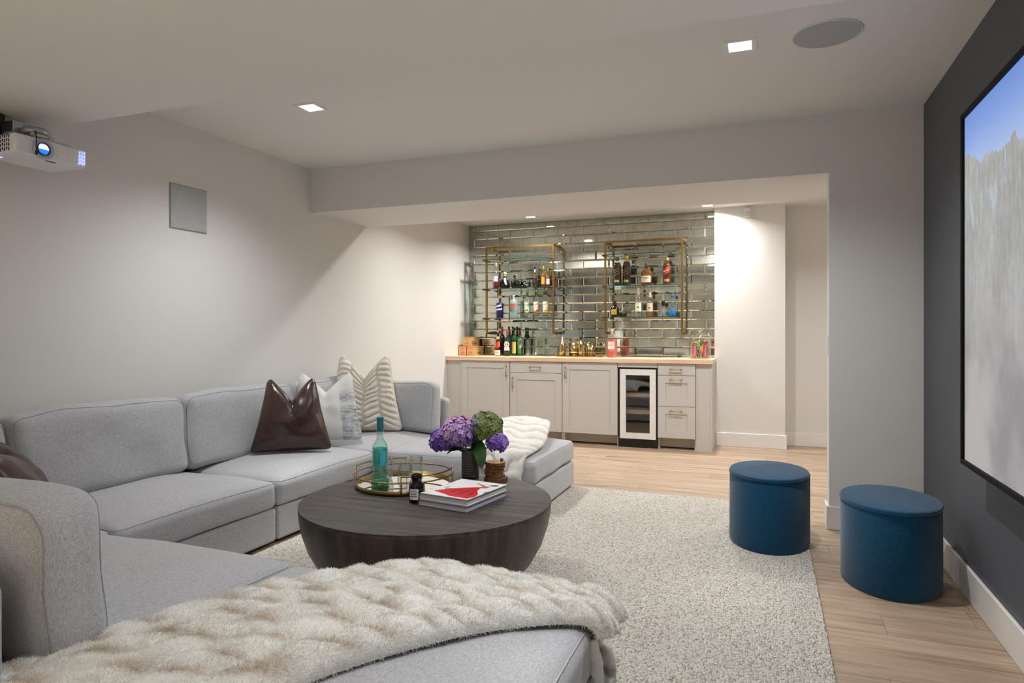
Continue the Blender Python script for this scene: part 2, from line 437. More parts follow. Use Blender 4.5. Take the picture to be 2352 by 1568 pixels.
put('body', bxm(-.03, .03, -.045, 0, -.048, .048, bev=.01, seg=3), m_white, t)
put('lens', bxm(-.022, .022, -.049, -.04, -.035, .012, bev=.004), M('sensor_lens', (205, 205, 208), .3), t)
t = empty('light_switch', (XJ, YL+.085, 1.115), 'white rocker switch on the narrow edge of the wall pier', 'switch')
put('plate', bxm(-.006, 0, -.036, .036, -.058, .058, bev=.003), m_white, t)
put('rocker', bxm(-.010, -.005, -.016, .016, -.033, .033, bev=.002), M('switch_rocker', (232, 232, 232), .3), t)

# ------------------------------------------------------------------ projection screen
SY0, SY1, SZ0, SZ1, SX = .70, 3.284, .643, 2.099, XR-.075
t = empty('projection_screen', (SX, SY1, SZ0), 'large black framed screen showing a blue sky over a wooded mountain', 'screen')
fw = .021
for q in ((SY0, SY1, SZ0, SZ0+fw), (SY0, SY1, SZ1-fw, SZ1), (SY0, SY0+fw, SZ0+fw, SZ1-fw), (SY1-fw, SY1, SZ0+fw, SZ1-fw)):
    put('frame_bar', bxm(SX-.018, SX+.012, q[0], q[1], q[2], q[3], bev=.002, seg=1), M('matte_black_frame', (9, 9, 9), .7, spec=.2), t, world=True)
def picture():
    a = N('projected_picture'); a.p.inputs['Roughness'].default_value = .8
    v = a.co(); sp = a.n('ShaderNodeSeparateXYZ'); a.l(v, sp.inputs[0])
    yl = a.math('MULTIPLY', sp.outputs[1], -1.0); z = sp.outputs[2]        # distance from the far edge, height above the lower edge
    rn = a.noise(a.co((0, 5.5, 0)), 1, 2); rs = a.noise(a.co((0, 90, 0)), 1, 2)
    r = a.madd(rn, .22, a.madd(rs, .05, 1.115)); ridge = a.madd(yl, -.10, r)
    above = a.math('GREATER_THAN', z, ridge)
    sky = a.ramp(a.math('DIVIDE', z, 1.5), [(.78, (172, 196, 240)), (.9, (124, 160, 232)), (1, (98, 138, 218))])
    st = a.noise(a.co((1, 34, 11)), 1, 6, .72); big = a.noise(a.co((1, 2.2, 1.6), (0.5, 0, 0)), 1, 3)
    trees = a.ramp(st, [(.35, (128, 132, 124)), (.52, (160, 164, 158)), (.68, (186, 198, 214))])
    dark = a.ramp(big, [(.40, (128, 122, 130)), (.56, (178, 175, 173))])
    f = a.ramp(a.math('DIVIDE', z, 1.5), [(.12, (0, 0, 0)), (.72, (235, 235, 235))])
    land = a.mix(f, dark, trees)
    low = a.ramp(a.math('DIVIDE', z, 1.5), [(.0, (168, 166, 166)), (.45, (168, 164, 164)), (.75, (168, 170, 168))])
    land = a.mix(.22, land, low)  # grey wash of room light on the screen is mixed into the colours
    snow = a.ramp(a.noise(a.co((1, 9, 3.2), (0, 0, .25)), 1, 6, .75), [(.56, (0, 0, 0)), (.66, (200, 200, 200))])
    snow = a.math('MULTIPLY', snow, a.ramp(a.math('DIVIDE', z, 1.5), [(.3, (0, 0, 0)), (.6, (255, 255, 255))]))
    land = a.mix(snow, land, lin((196, 208, 232)))
    col = a.mix(above, land, sky)
    a.color((.12, .12, .12, 1)); a.l(col, a.p.inputs['Emission Color']); a.p.inputs['Emission Strength'].default_value = .70
    a.p.inputs['Specular IOR Level'].default_value = .1
    return a.m
put('picture', bxm(SX-.006, SX+.002, SY0+fw, SY1-fw, SZ0+fw, SZ1-fw), picture(), t, world=True)
put('mount_rail', bxm(SX+.002, XR, SY0+.3, SY1-.3, 1.2, 1.35), m_black, t, world=True)

# ------------------------------------------------------------------ projector
t = empty('projector', (-3.1, 2.136, 1.985), 'white ceiling projector with a glowing blue lens, hung below the soffit', 'projector')
b = bxm(-.25, 0, -.168, .168, .004, .094, bev=.014, seg=3)
for v in b.verts:
    if v.co.z < .03: v.co.x = -.125+(v.co.x+.125)*.97
put('body', b, m_white, t)
b = lathe(newbm(), [(.047, 0), (.047, .008), (.041, .010), (.030, .006), (.028, .004)], 36)
put('lens_ring', b, M('lens_ring', (176, 180, 198), .3), t, (0, -.046, .045), (0, PI/2, 0))
b = lathe(newbm(), [(.029, .001), (.0285, .011), (.027, .011), (.026, .002)], 32)
put('lens_barrel', b, m_black, t, (0, -.046, .045), (0, PI/2, 0))
b = lathe(newbm(), [(.026, .003), (.016, .008), (0, .010)], 32)
a = N('lit_lens'); a.p.inputs['Roughness'].default_value = .05; sp = a.n('ShaderNodeSeparateXYZ'); a.l(a.co(), sp.inputs[0])
a.color((.02, .1, .3, 1)); a.l(a.ramp(a.math('MULTIPLY_ADD', sp.outputs[0], 20).node.outputs[0], [(.0, (40, 120, 200)), (.2, (245, 250, 255)), (.42, (255, 255, 255)), (.55, (30, 110, 200)), (.9, (20, 80, 170))]), a.p.inputs['Emission Color'])
a.p.inputs['Emission Strength'].default_value = 1.6
put('lens', b, a.m, t, (0, -.046, .045), (0, PI/2, 0))
m_vent = M('vent_slot', (70, 70, 74), .6); m_glowslot = M('glowing_slot', (150, 165, 255), .5, emit=1.3)
b = newbm()
for i in range(9):
    for j in range(4):
        box(b, -.155+i*.014, -.148+i*.014, -.1695, -.166, .014+j*.019+(i % 2)*.004, .028+j*.019+(i % 2)*.004)
put('side_vent', b, m_vent, t)
b = newbm()
for i in range(4):
    for j in range(4):
        box(b, -.002, .0012, .126+i*.009, .130+i*.009, .016+j*.017+(i % 2)*.004, .029+j*.017+(i % 2)*.004)
put('lamp_vent', b, m_glowslot, t)
b = newbm(); box(b, -.03, -.022, -.015, .03, .001, .004); put('focus_notch', b, m_vent, t)
b = newbm(); box(b, -.16, -.148, -.145, -.125, .001, .004); put('status_light', b, m_glowslot, t)
b = newbm(); box(b, -.06, -.01, -.02, .09, .094, .099, bev=.001, seg=1); put('top_seam', b, M('projector_top_trim', (190, 190, 192), .4), t)
t2 = empty('projector_mount', (XL, 2.16, 2.15), 'grey metal wall bracket holding the white projector', 'mount')
put('wall_plate', bxm(0, .008, -.075, .075, -.045, .075, bev=.002, seg=1), m_chrome, t2)
put('arm_plate', bxm(.006, .13, -.062, -.012, -.012, .044, bev=.003, seg=1), m_chrome, t2)
put('arm_plate', bxm(.006, .13, .03, .055, -.012, .03, bev=.003, seg=1), m_chrome, t2)
put('swivel_disc', lathe(newbm(), [(0, -.018), (.052, -.018), (.058, -.008), (.058, .006), (.048, .016), (0, .016)], 28, .172, .01), m_chrome, t2)
put('swivel_plate', bxm(.12, .226, -.045, .065, -.034, -.016, bev=.004), m_chrome, t2)
for dx, dy in ((.215, -.035), (.215, .05), (.135, -.035), (.135, .05)):
    put('leg', cyl(newbm(), (dx, dy, -.02), (dx, dy, -.0705), .006, 8), m_chrome, t2)
    put('knob', cyl(newbm(), (dx-.006, dy, -.03), (dx+.022, dy, -.03), .010, 10), m_chrome, t2)
b = tube(newbm(), [(-3.215, 2.13, 2.118), (-3.12, 2.07, 2.112), (-3.088, 2.052, 2.10), (-3.083, 2.050, 2.05), (-3.082, 2.050, 2.015)], .0022, 6)
b2 = lathe(newbm(), [(0, 1.992), (.006, 1.996), (.006, 2.012), (0, 2.016)], 8, -3.082, 2.050)
cab_ = tag(put('sensor_cable', b, m_black), 'short black cable with a sensor tip hanging in front of the projector', 'cable')
put('tip', b2, m_black, cab_)
tag(put('power_box', bxm(XL+.001, -3.395, 1.93, 2.118, 2.13, ZS-.001, bev=.012), m_black), 'black box under the soffit at the picture edge, behind the projector', 'box')

# ------------------------------------------------------------------ bar cabinets
YF = 6.93                                          # carcass front; doors stand 20 mm proud
def shaker(x0, x1, z0, z1, rail=.075):
    """door or drawer front: slab with a recessed centre panel, facing -y"""
    b = newbm(); ya, yb_ = YF-.021, YF-.001
    o = [(x0, z0), (x1, z0), (x1, z1), (x0, z1)]; i_ = [(x0+rail, z0+rail), (x1-rail, z0+rail), (x1-rail, z1-rail), (x0+rail, z1-rail)]
    vO = [b.verts.new((x, ya, z)) for x, z in o]; vI = [b.verts.new((x, ya, z)) for x, z in i_]
    vR = [b.verts.new((x, ya+.008, z)) for x, z in i_]; vB = [b.verts.new((x, yb_, z)) for x, z in o]
    for i in range(4):
        j = (i+1) % 4
        b.faces.new([vO[i], vO[j], vI[j], vI[i]]); b.faces.new([vI[i], vI[j], vR[j], vR[i]]); b.faces.new([vO[j], vO[i], vB[i], vB[j]])
    b.faces.new(vR); b.faces.new(vB[::-1]); return b
def handle(parent, x0, z0, x1, z1):
    b = newbm(); y = YF-.021; d = .028
    p, q = Vector((x0, y-d, z0)), Vector((x1, y-d, z1)); e = (q-p)*.07
    cyl(b, p, q, .0052, 10)
    for w in (p+e, q-e): cyl(b, w+Vector((0, d, 0)), w-Vector((0, .007, 0)), .0062, 10)
    return put('handle', b, m_handle, parent, world=True)
def carcass(t, x0, x1, z0=.118, z1=.876):
    put('carcass', bxm(x0+.001, x1-.001, YF, YT, z0, z1), m_cab, t, world=True)
    put('plinth', bxm(x0+.012, x1-.012, YF+.105, YF+.12, .012, z0), m_plinth, t, world=True)
    for x in (x0+.001, x1-.013): put('side_foot', bxm(x, x+.012, YF+.03, YT-.02, 0, z0), m_trim, t, world=True)
tag(put('filler_panel', bxm(XL+.001, -3.262, YF-.005, YF+.015, 0, .876), m_cab), 'plain greige filler panel between the left wall and first cabinet', 'panel')
t = empty('base_cabinet', (-2.962, YF, 0), 'greige base cabinet with one tall door, next to the filler panel', 'cabinet', 'greige bar cabinets')
carcass(t, -3.26, -2.664); d_ = put('door', shaker(-3.258, -2.667, .12, .873), m_cab, t, world=True); handle(d_, -2.702, .827, -2.702, .705)
t = empty('base_cabinet', (-2.362, YF, 0), 'greige base cabinet with one drawer above a door', 'cabinet', 'greige bar cabinets')
carcass(t, -2.662, -2.06); b = bxm(-2.659, -2.063, YF-.021, YF-.001, .754, .873, bev=.001, seg=1); d_ = put('drawer', b, m_cab, t, world=True); handle(d_, -2.432, .815, -2.299, .815)
d_ = put('door', shaker(-2.659, -2.063, .12, .750), m_cab, t, world=True); handle(d_, -2.626, .700, -2.626, .577)
t = empty('base_cabinet', (-1.757, YF, 0), 'greige base cabinet with one tall door, next to the wine fridge', 'cabinet', 'greige bar cabinets')
carcass(t, -2.058, -1.456); d_ = put('door', shaker(-2.055, -1.459, .12, .873), m_cab, t, world=True); handle(d_, -2.022, .825, -2.022, .703)
t = empty('drawer_cabinet', (-.855, YF, 0), 'greige three drawer cabinet right of the wine fridge', 'cabinet', 'greige bar cabinets')
carcass(t, -1.043, -.667)
d_ = put('drawer', bxm(-1.040, -.670, YF-.021, YF-.001, .759, .873, bev=.001, seg=1), m_cab, t, world=True); handle(d_, -.921, .819, -.794, .819)
d_ = put('drawer', shaker(-1.040, -.670, .444, .755, .075), m_cab, t, world=True); handle(d_, -.921, .716, -.794, .716)
d_ = put('drawer', shaker(-1.040, -.670, .120, .440, .075), m_cab, t, world=True); handle(d_, -.921, .395, -.794, .395)
t = empty('end_panel', (-.585, YF, 0), 'tall greige end panel closing the bar beside the white pier', 'panel')
put('front_panel', bxm(-.664, -.520, YF-.005, YF+.015, 0, .876), m_cab, t, world=True)
put('side_panel', bxm(-.520, -.507, YF-.012, YQ-.001, 0, .876), m_cab, t, world=True)
tag(put('fridge_header', bxm(-1.454, -1.045, YF-.018, YT, .832, .876), m_cab), 'narrow greige strip above the wine fridge', 'panel')
tag(put('bar_countertop', bxm(XL+.001, -.497, YF-.042, YT+.004, .8775, .9215, bev=.003), m_counter), 'long pale wood countertop along the bar cabinets', 'countertop')
# wine fridge
t = empty('wine_fridge', (-1.24, YF, 0), 'under-counter wine fridge with white door frame and dark glass', 'fridge')
b = newbm()
for q in ((-1.452, -1.437, 0, .83), (-1.058, -1.046, 0, .83), (-1.437, -1.058, .815, .83), (-1.437, -1.058, .005, .093)):
    box(b, q[0], q[1], YF, YT-.03, q[2], q[3])
box(b, -1.437, -1.058, 7.40, YT-.03, .093, .815)
put('case', b, m_black, t, world=True)
b = newbm()
for q in ((-1.428, -1.368, .095, .812), (-1.120, -1.060, .095, .812), (-1.368, -1.120, .752, .812), (-1.368, -1.120, .095, .155)):
    box(b, q[0], q[1], YF-.035, YF-.002, q[2], q[3])
dr = put('door', b, M('fridge_door_white', (228, 228, 226), .3), t, world=True)
put('glass', bxm(-1.369, -1.119, YF-.022, YF-.012, .154, .753), tinted('smoked_glass', (232, 232, 233), edge=(110, 110, 114)), dr, world=True)
for z in (.540, .364): put('wine_shelf', bxm(-1.43, -1.06, YF+.02, 7.38, z-.02, z+.02, bev=.003, seg=1), m_counter, t, world=True)
b = newbm()
for i in range(4):
    for j in range(4): box(b, -1.395+i*.078, -1.340+i*.078, YF-.003, YF+.002, .022+j*.016, .031+j*.016)
put('vent_grille', b, M('grille_slot', (34, 34, 36), .5), t, world=True)
b = lathe(newbm(), [(0, 0), (.036, .004), (.037, .2), (.014, .26), (.014, .3), (0, .3)], 16)
for x, z, w_ in ((-1.33, .44, 'on the lower rack by the hinge side'), (-1.24, .44, 'in the middle of the lower rack'), (-1.15, .44, 'on the lower rack by the drawers'), (-1.29, .62, 'on the upper rack by the hinge side'), (-1.19, .62, 'on the upper rack by the drawers')):
    bb = b.copy(); o = put('wine_bottle', bb, g_dark, None, (x, 7.36, z), (PI/2, 0, 0))
    tag(o, 'dark wine bottle inside the wine fridge, '+w_, 'bottle', 'bottles in the wine fridge')
b.free()

# ------------------------------------------------------------------ brass and glass wall shelves
def shelf_unit(x0, x1, label):
    y, s = 7.322, .0105
    t = empty('wall_shelf', ((x0+x1)/2, y, 1.18), label, 'shelf', 'brass and glass bar shelves')
    zt, zb_ = 2.21, 1.176
    for x in (x0, x1):
        put('post', bxm(x-s, x+s, y-s, y+s, zb_, zt), m_brass, t, world=True)
        for z in (zb_, zt-2*s):
            put('side_bar', bxm(x-s, x+s, y+s, YT-.002, z, z+2*s), m_brass, t, world=True)
            put('wall_bracket', bxm(x-.018, x+.018, YT-.085, YT-.005, z-.006, z+.03, bev=.003, seg=1), m_brass, t, world=True)
    put('top_bar', bxm(x0+s, x1-s, y-s, y+s, zt-2*s, zt), m_brass, t, world=True)
    for z in (2.046, 1.703, 1.357):
        for x in (x0, x1): put('shelf_arm', bxm(x-.02, x-.008, y-.085, y+.12, z-.009, z-.0005), m_brass, t, world=True)
        g = put('glass_shelf', bxm(x0-.018, x1-.045, y-.082, YT-.035, z, z+.008), g_shelf, t, world=True)
        b = newbm(); box(b, x0-.0185, x1-.0445, y-.0835, y-.0822, z, z+.008); box(b, x0-.0192, x0-.0182, y-.082, YT-.035, z, z+.008)
        put('polished_edge', b, g_edge, g, world=True)
shelf_unit(-3.119, -2.288, 'brass framed glass shelves nearer the left wall, holding clear gin bottles')
shelf_unit(-1.681, -.845, 'brass framed glass shelves nearer the white pier, holding whisky bottles')

# ------------------------------------------------------------------ bottles
PROF = {   # radius and height as fractions of r and h
 'wine': [(0, 0), (.94, 0), (1, .02), (1, .58), (.9, .64), (.5, .72), (.32, .77), (.31, .93), (.35, .935), (.35, .96), (.30, .97), (.30, 1), (0, 1)],
 'spirit': [(0, 0), (.92, 0), (1, .02), (1, .66), (.93, .72), (.55, .78), (.36, .82), (.34, 1), (0, 1)],
 'tall': [(0, 0), (.92, 0), (1, .02), (1, .56), (.92, .61), (.5, .68), (.34, .73), (.3, .98), (.3, 1), (0, 1)],
 'flask': [(0, 0), (.75, 0), (.9, .03), (1, .2), (1, .42), (.9, .58), (.6, .70), (.34, .76), (.32, 1), (0, 1)],
 'round': [(0, 0), (.7, 0), (.88, .05), (1, .25), (.95, .45), (.7, .6), (.36, .68), (.33, 1), (0, 1)],
 'cyl': [(0, 0), (.94, 0), (1, .02), (1, .70), (.86, .77), (.5, .82), (.3, .84), (.29, 1), (0, 1)],
}
def rad_at(prof, f):
    for (r0, z0), (r1, z1) in zip(prof[1:], prof[2:]):
        if z0 <= f <= z1 and z1 > z0: return r0+(r1-r0)*(f-z0)/(z1-z0)
    return prof[1][0]
def label_patch(bm, r, z0, z1, ang, sx=1, sy=1, slant=0, face=-PI/2):
    n = 10
    def fn(u, v):
        a = face+(u-.5)*2*ang; return (r*sx*math.cos(a), r*sy*math.sin(a), z0+(z1-z0)*v+slant*(u-.5))
    grid(bm, fn, n, 1)
def bottle(x, y, z, r, h, prof, glass, label, cap, liquid=None, fill=.6, labels=(), group=None, sx=1, sy=1, seg=24, face=None, cat='bottle', name='bottle', capr=None):
    P_ = PROF[prof] if isinstance(prof, str) else prof
    t = empty(name, (x, y, z), label, cat, group, 0)
    fa = -PI/2 - math.atan2(x, y)*0 if face is None else face
    ncap, hcap, cmat = cap
    body = put('body', lathe(newbm(), [(a*r, b_*h) for a, b_ in P_], seg, sx=sx, sy=sy, facet=seg < 12), glass, t)
    if liquid:
        pr = [(0, .012*h)]+[(max(.01, a*r-.0025), max(.012, b_)*h) for a, b_ in P_[1:] if b_ < fill]
        pr += [(max(.01, rad_at(P_, fill)*r-.0025), fill*h), (0, fill*h)]
        put('liquid', lathe(newbm(), pr, seg, sx=sx, sy=sy, facet=seg < 12), liquid, t)
    rc = capr or (rad_at(P_, .97)*r+.0022)
    put(ncap, lathe(newbm(), [(0, h+.003), (rc*.9, h+.003), (rc, h), (rc, h-hcap), (rc*.8, h-hcap)], 16), cmat, t)
    for nm, f0, f1, ang, mt, *sl in labels:
        slant = sl[0] if sl else 0
        rr = max(rad_at(P_, f0), rad_at(P_, (f0+f1)/2), rad_at(P_, f1))*r+.0012
        b = newbm(); label_patch(b, rr, f0*h, f1*h, ang, sx, sy, slant, fa); put(nm, b, mt, t)
    return t
lb = lambda n, rgb, r=.6: M(n, rgb, r)
L_cream, L_white, L_black, L_gold = lb('cream_label', (236, 228, 204)), lb('white_label', (236, 236, 238)), lb('black_label', (22, 20, 22)), lb('gold_label', (196, 158, 84), .4)
L_red, L_navy, L_green, L_pinkl, L_yellow, L_orange = lb('red_label', (206, 40, 44)), lb('navy_label', (34, 26, 92)), lb('green_label', (80, 138, 66)), lb('blush_label', (246, 214, 206)), lb('yellow_label', (232, 208, 120)), lb('orange_label', (236, 140, 40))
K_black, K_cork, K_red, K_dkred, K_yellow, K_green, K_white, K_blue = lb('black_cap', (20, 19, 20), .4), lb('cork_stopper', (208, 168, 112), .7), lb('red_capsule', (158, 22, 34), .35), lb('maroon_capsule', (84, 18, 24), .35), lb('yellow_capsule', (214, 172, 32), .4), lb('green_capsule', (92, 122, 30), .4), lb('white_cap', (230, 230, 228), .4), lb('blue_cap', (30, 130, 210), .35)
S1, S2, CT = 1.7115, 1.3655, .9220
# left unit, middle shelf
GL1, GL2 = 'bottles on the middle shelf near the left wall', 'bottles on the lowest shelf near the left wall'
GR1, GR2 = 'bottles on the middle shelf near the white pier', 'bottles on the lowest shelf near the white pier'
GC = 'bottles standing on the bar countertop'
bottle(-2.994, 7.31, S1, .0355, .303, 'tall', g_clear, 'half empty clear bottle of red liquid with white label, first on its shelf', ('stopper', .065, K_cork), l_red, .40, [('label', .28, .48, 1.0, L_white), ('label_band', .42, .46, 1.1, L_navy)], GL1)
t = bottle(-2.90, 7.36, S1, .062, .16, 'round', g_dark, 'squat black bottle with ball stopper and a lavender ribbon', ('neck_ring', .02, m_chrome), None, 0, [], GL1)
put('ball_stopper', lathe(newbm(), [(0, .158), (.018, .162), (.024, .178), (.018, .194), (0, .2)], 16), K_cork, t)
b = newbm(); grid(b, lambda u, v: (.012+(u-.5)*.028+v*.03, -.030-.032*min(1, v*2.0), .128-.085*v+.004*math.sin(9*u)), 6, 8); put('ribbon', b, lb('lavender_ribbon', (206, 200, 232)), t)
t = empty('bell_decanter', (-2.699, 7.40, S1), 'black dome shaped decanter with a flat disc stopper', 'decanter', GL1)
put('body', lathe(newbm(), [(0, 0), (.055, 0), (.06, .004), (.055, .028), (.034, .048), (.014, .056), (.012, .078), (0, .078)], 28), g_dark, t)
put('disc_stopper', lathe(newbm(), [(0, .078), (.056, .079), (.056, .085), (.012, .086), (.008, .095), (.011, .105), (.008, .114), (0, .116)], 28), m_black, t)
bottle(-2.557, 7.46, S1, .024, .250, 'tall', g_clear, 'slim amber bottle with black labels, black cap and cream neck', ('cap', .016, K_black), l_amber, .70, [('label', .14, .30, 1.2, L_black), ('label', .38, .50, 1.2, L_black), ('neck_label', .78, .92, 3.1, L_cream)], GL1)
bottle(-2.440, 7.43, S1, .029, .258, 'tall', g_clear, 'amber bottle with a tall yellow cap and orange label', ('capsule', .06, K_yellow), l_amber, .70, [('label', .18, .50, .7, L_orange)], GL1)
bottle(-2.392, 7.46, S1, .024, .232, 'tall', g_clear, 'amber bottle with a short yellow cap and pale pink label', ('capsule', .05, K_yellow), l_amber, .70, [('label', .2, .48, 1.0, L_pinkl)], GL1)
bottle(-2.310, 7.44, S1, .026, .20, 'cyl', g_clear, 'short amber bottle behind the brass post, olive cap', ('capsule', .045, lb('olive_capsule', (92, 84, 26), .4)), l_amber, .72, [], GL1)
# left unit, lowest shelf
bottle(-2.951, 7.33, S2, .042, .255, [(0, 0), (.9, 0), (1, .02), (1, .66), (.94, .69), (.3, .72), (.22, .74), (.2, 1), (0, 1)], M('indigo_glass', (34, 24, 92), .12), 'indigo bottle with thin clear neck and white stripe labels', ('stopper', .028, lb('amber_stopper', (206, 140, 50), .4)), None, 0, [('label', .36, .43, 1.0, L_white, .012), ('label', .52, .60, .8, L_white, .012)], GL2, capr=.014)
t = bottle(-2.787, 7.36, S2, .046, .265, 'cyl', g_frost, 'frosted white bottle with a bright red name panel', ('cap', .02, K_white), l_teal if False else None, 0, [('label', .50, .63, .75, lb('coral_label', (240, 70, 84)))], GL2)
for i in range(5): text('small_print', 'PREMIUM SPIRIT', .009, L_black, t, (-.008, -.0475, .120-.013*i), (PI/2, 0, 0))
for x, lab, c2, nm in ((-2.624, 'clear bottle with green capsule, cream label and leafy green print', L_green, 'leaf_print'), (-2.509, 'clear bottle with green capsule, cream label and red flower print', L_red, 'flower_print'), (-2.395, 'clear bottle with brown capsule, cream label and orange fruit print', L_orange, 'fruit_print')):
    t = bottle(x, 7.38, S2, .040, .322, 'cyl', g_clear, lab, ('capsule', .058, K_green if 'green caps' in lab else lb('brown_capsule', (110, 78, 34), .4)), None, 0, [('label', .20, .58, .85, L_cream), ('gold_band', .10, .15, 1.0, lb('olive_band', (140, 126, 50)))], GL2)
    b = newbm(); rr = random.Random(nm)
    for i in range(26):
        a_ = -PI/2+rr.choice((rr.uniform(.35, 1.1), rr.uniform(-.8, .9))); zz = rr.uniform(.07, .185) if a_ > -1.2 else rr.uniform(.07, .095)
        R_ = .0418; d_ = rr.uniform(.004, .008); p = Vector((R_*math.cos(a_), R_*math.sin(a_), zz))
        tx = Vector((-math.sin(a_), math.cos(a_), 0)); n = 6
        b.faces.new([b.verts.new(p+tx*d_*math.cos(q*PI/3)+Vector((0, 0, d_*math.sin(q*PI/3)))) for q in range(n)])
    put(nm, b, c2, t)
    text('label_lettering', 'BOTANICAL', .011, L_black, t, (-.006, -.0425, .155), (PI/2, 0, 0))
# right unit, middle shelf
def whisky(x, y, h, label, lm, k, green):
    prof = [(0, 0), (.98, 0), (1, .02), (1, .66), (.9, .74), (.6, .81), (.33, .86), (.33, 1), (0, 1)]
    t = bottle(x, y, S1, .056, h, prof, g_clear, label, ('cap', .036, k), l_dark if green else l_brown, .81, [], GR1, sx=.78, sy=.78, seg=28)
    b = newbm(); label_patch(b, .0452, .125, .175, .72, 1, 1, .034); put('slanted_label', b, lm, t)
    for dz in (-.004, .052):
        b = newbm(); label_patch(b, .0455, .125+dz, .128+dz, .72, 1, 1, .034); put('label_edge', b, L_gold, t)
    b = newbm(); label_patch(b, .0452, .035, .060, .62); put('base_label', b, L_gold, t)
    text('label_lettering', 'Blended', .018, L_gold if lm is L_black else L_white, t, (0, -.0468, .1525), (PI/2, -.42, 0))
    if green: put('base_band', lathe(newbm(), [(.0452, .001), (.0452, .028)], 28), lb('dark_teal_band', (6, 62, 56), .2), t)
whisky(-1.540, 7.30, .312, 'whisky bottle with slanted black label and dark cap, first on its shelf', L_black, lb('grey_brown_cap', (92, 80, 66), .4), True)
whisky(-1.442, 7.325, .322, 'whisky bottle with slanted black label and gold cap', L_black, K_yellow, True)
t = bottle(-1.228, 7.34, S1, .061, .238, [(0, 0), (.8, 0), (.93, .02), (1, .12), (1, .52), (.9, .62), (.6, .70), (.3, .74), (.28, 1), (0, 1)], g_clear, 'round shouldered bourbon bottle with wide arched cream label', ('stopper', .055, lb('grey_stopper', (88, 70, 66), .5)), l_amber, .70, [('label', .12, .42, .95, L_cream)], GR1, sy=.7, capr=.017)
text('label_lettering', 'WHISKEY', .020, L_black, t, (0, -.0465, .075), (PI/2, 0, 0))
whisky(-1.012, 7.375, .288, 'whisky bottle with slanted red label and copper cap', L_red, lb('copper_cap', (206, 140, 96), .35), False)
# right unit, lowest shelf
t = bottle(-1.571, 7.31, S2, .050, .182, 'round', g_brown, 'squat dark brown bottle with oval gold label and maroon stopper', ('stopper', .058, K_dkred), None, 0, [('label', .14, .46, .62, L_gold)], GR2, capr=.019)
text('label_lettering', 'Reserva', .014, L_black, t, (0, -.0515, .055), (PI/2, 0, 0))
def wineglass(x, y, z, r, h, bowl, label, group, sub=None):
    st = bowl*h; prof = [(0, 0), (r*.8, 0), (r*.8, .003), (.004, .007), (.0035, st*.6), (.004, st)]
    up = [(r*.35, st+.006), (r*.8, st+(h-st)*.25), (r, st+(h-st)*.5), (r*.94, st+(h-st)*.8), (r*.82, h)]
    inn = [(a-.0012, b_+.001) for a, b_ in up[::-1]]+[(0, st+.009)]
    return tag(put('wine_glass', lathe(newbm(), prof+up+inn, 24), g_clear, None, (x, y, z)), label, 'glass', group)
def coupe(x, y, z, r, h, label, group):
    prof = [(0, 0), (r*.75, 0), (r*.75, .003), (.004, .007), (.0035, h*.6), (r*.3, h*.66), (r, h), (r-.0015, h), (r*.28, h*.68), (0, h*.64)]
    return tag(put('coupe_glass', lathe(newbm(), prof, 24), g_clear, None, (x, y, z)), label, 'glass', group)
wineglass(-1.482, 7.33, S2, .036, .105, .28, 'small clear snifter glass beside the squat brown bottle', 'glasses on the bar')
t = bottle(-1.313, 7.34, S2, .040, .318, 'tall', g_clear, 'tall clear bottle with square cream label and white cap', ('cap', .012, K_white), None, 0, [('label', .18, .48, .9, L_cream), ('neck_label', .76, .96, 3.1, L_pinkl)], GR2)
b = newbm(); label_patch(b, .0418, .095, .112, .25); put('green_mark', b, L_green, t)
t = bottle(-1.197, 7.39, S2, .040, .290, 'tall', g_clear, 'tall amber bottle with square blush label and cork', ('stopper', .02, K_cork), l_gold, .56, [('label', .20, .52, .9, L_pinkl), ('neck_label', .74, .94, 3.1, L_pinkl)], GR2)
b = newbm(); label_patch(b, .0418, .088, .105, .25); put('green_mark', b, L_green, t)
bottle(-1.056, 7.40, S2, .052, .172, [(0, 0), (.86, 0), (.9, .02), (.9, .58), (.8, .64), (.3, .68), (.3, 1), (0, 1)], g_clear, 'short clear square decanter with black ball stopper', ('stopper', .05, K_black), None, 0, [('etched_label', .14, .5, .8, tinted('etched_glass', (200, 205, 196), .35, .3))], GR2, seg=8, capr=.018)
bottle(-.952, 7.34, S2, .041, .238, 'cyl', g_clear, 'clear bottle with bright blue lower half and blue cap', ('cap', .03, K_blue), l_blue, .30, [], GR2)
put('neck_drop', lathe(newbm(), [(0, .10), (.007, .105), (.009, .13), (.004, .16), (0, .165)], 12), l_blue, bpy.data.objects['bottle'] if False else [o for o in C.objects if o.get('label', '').startswith('clear bottle with bright blue')][0])
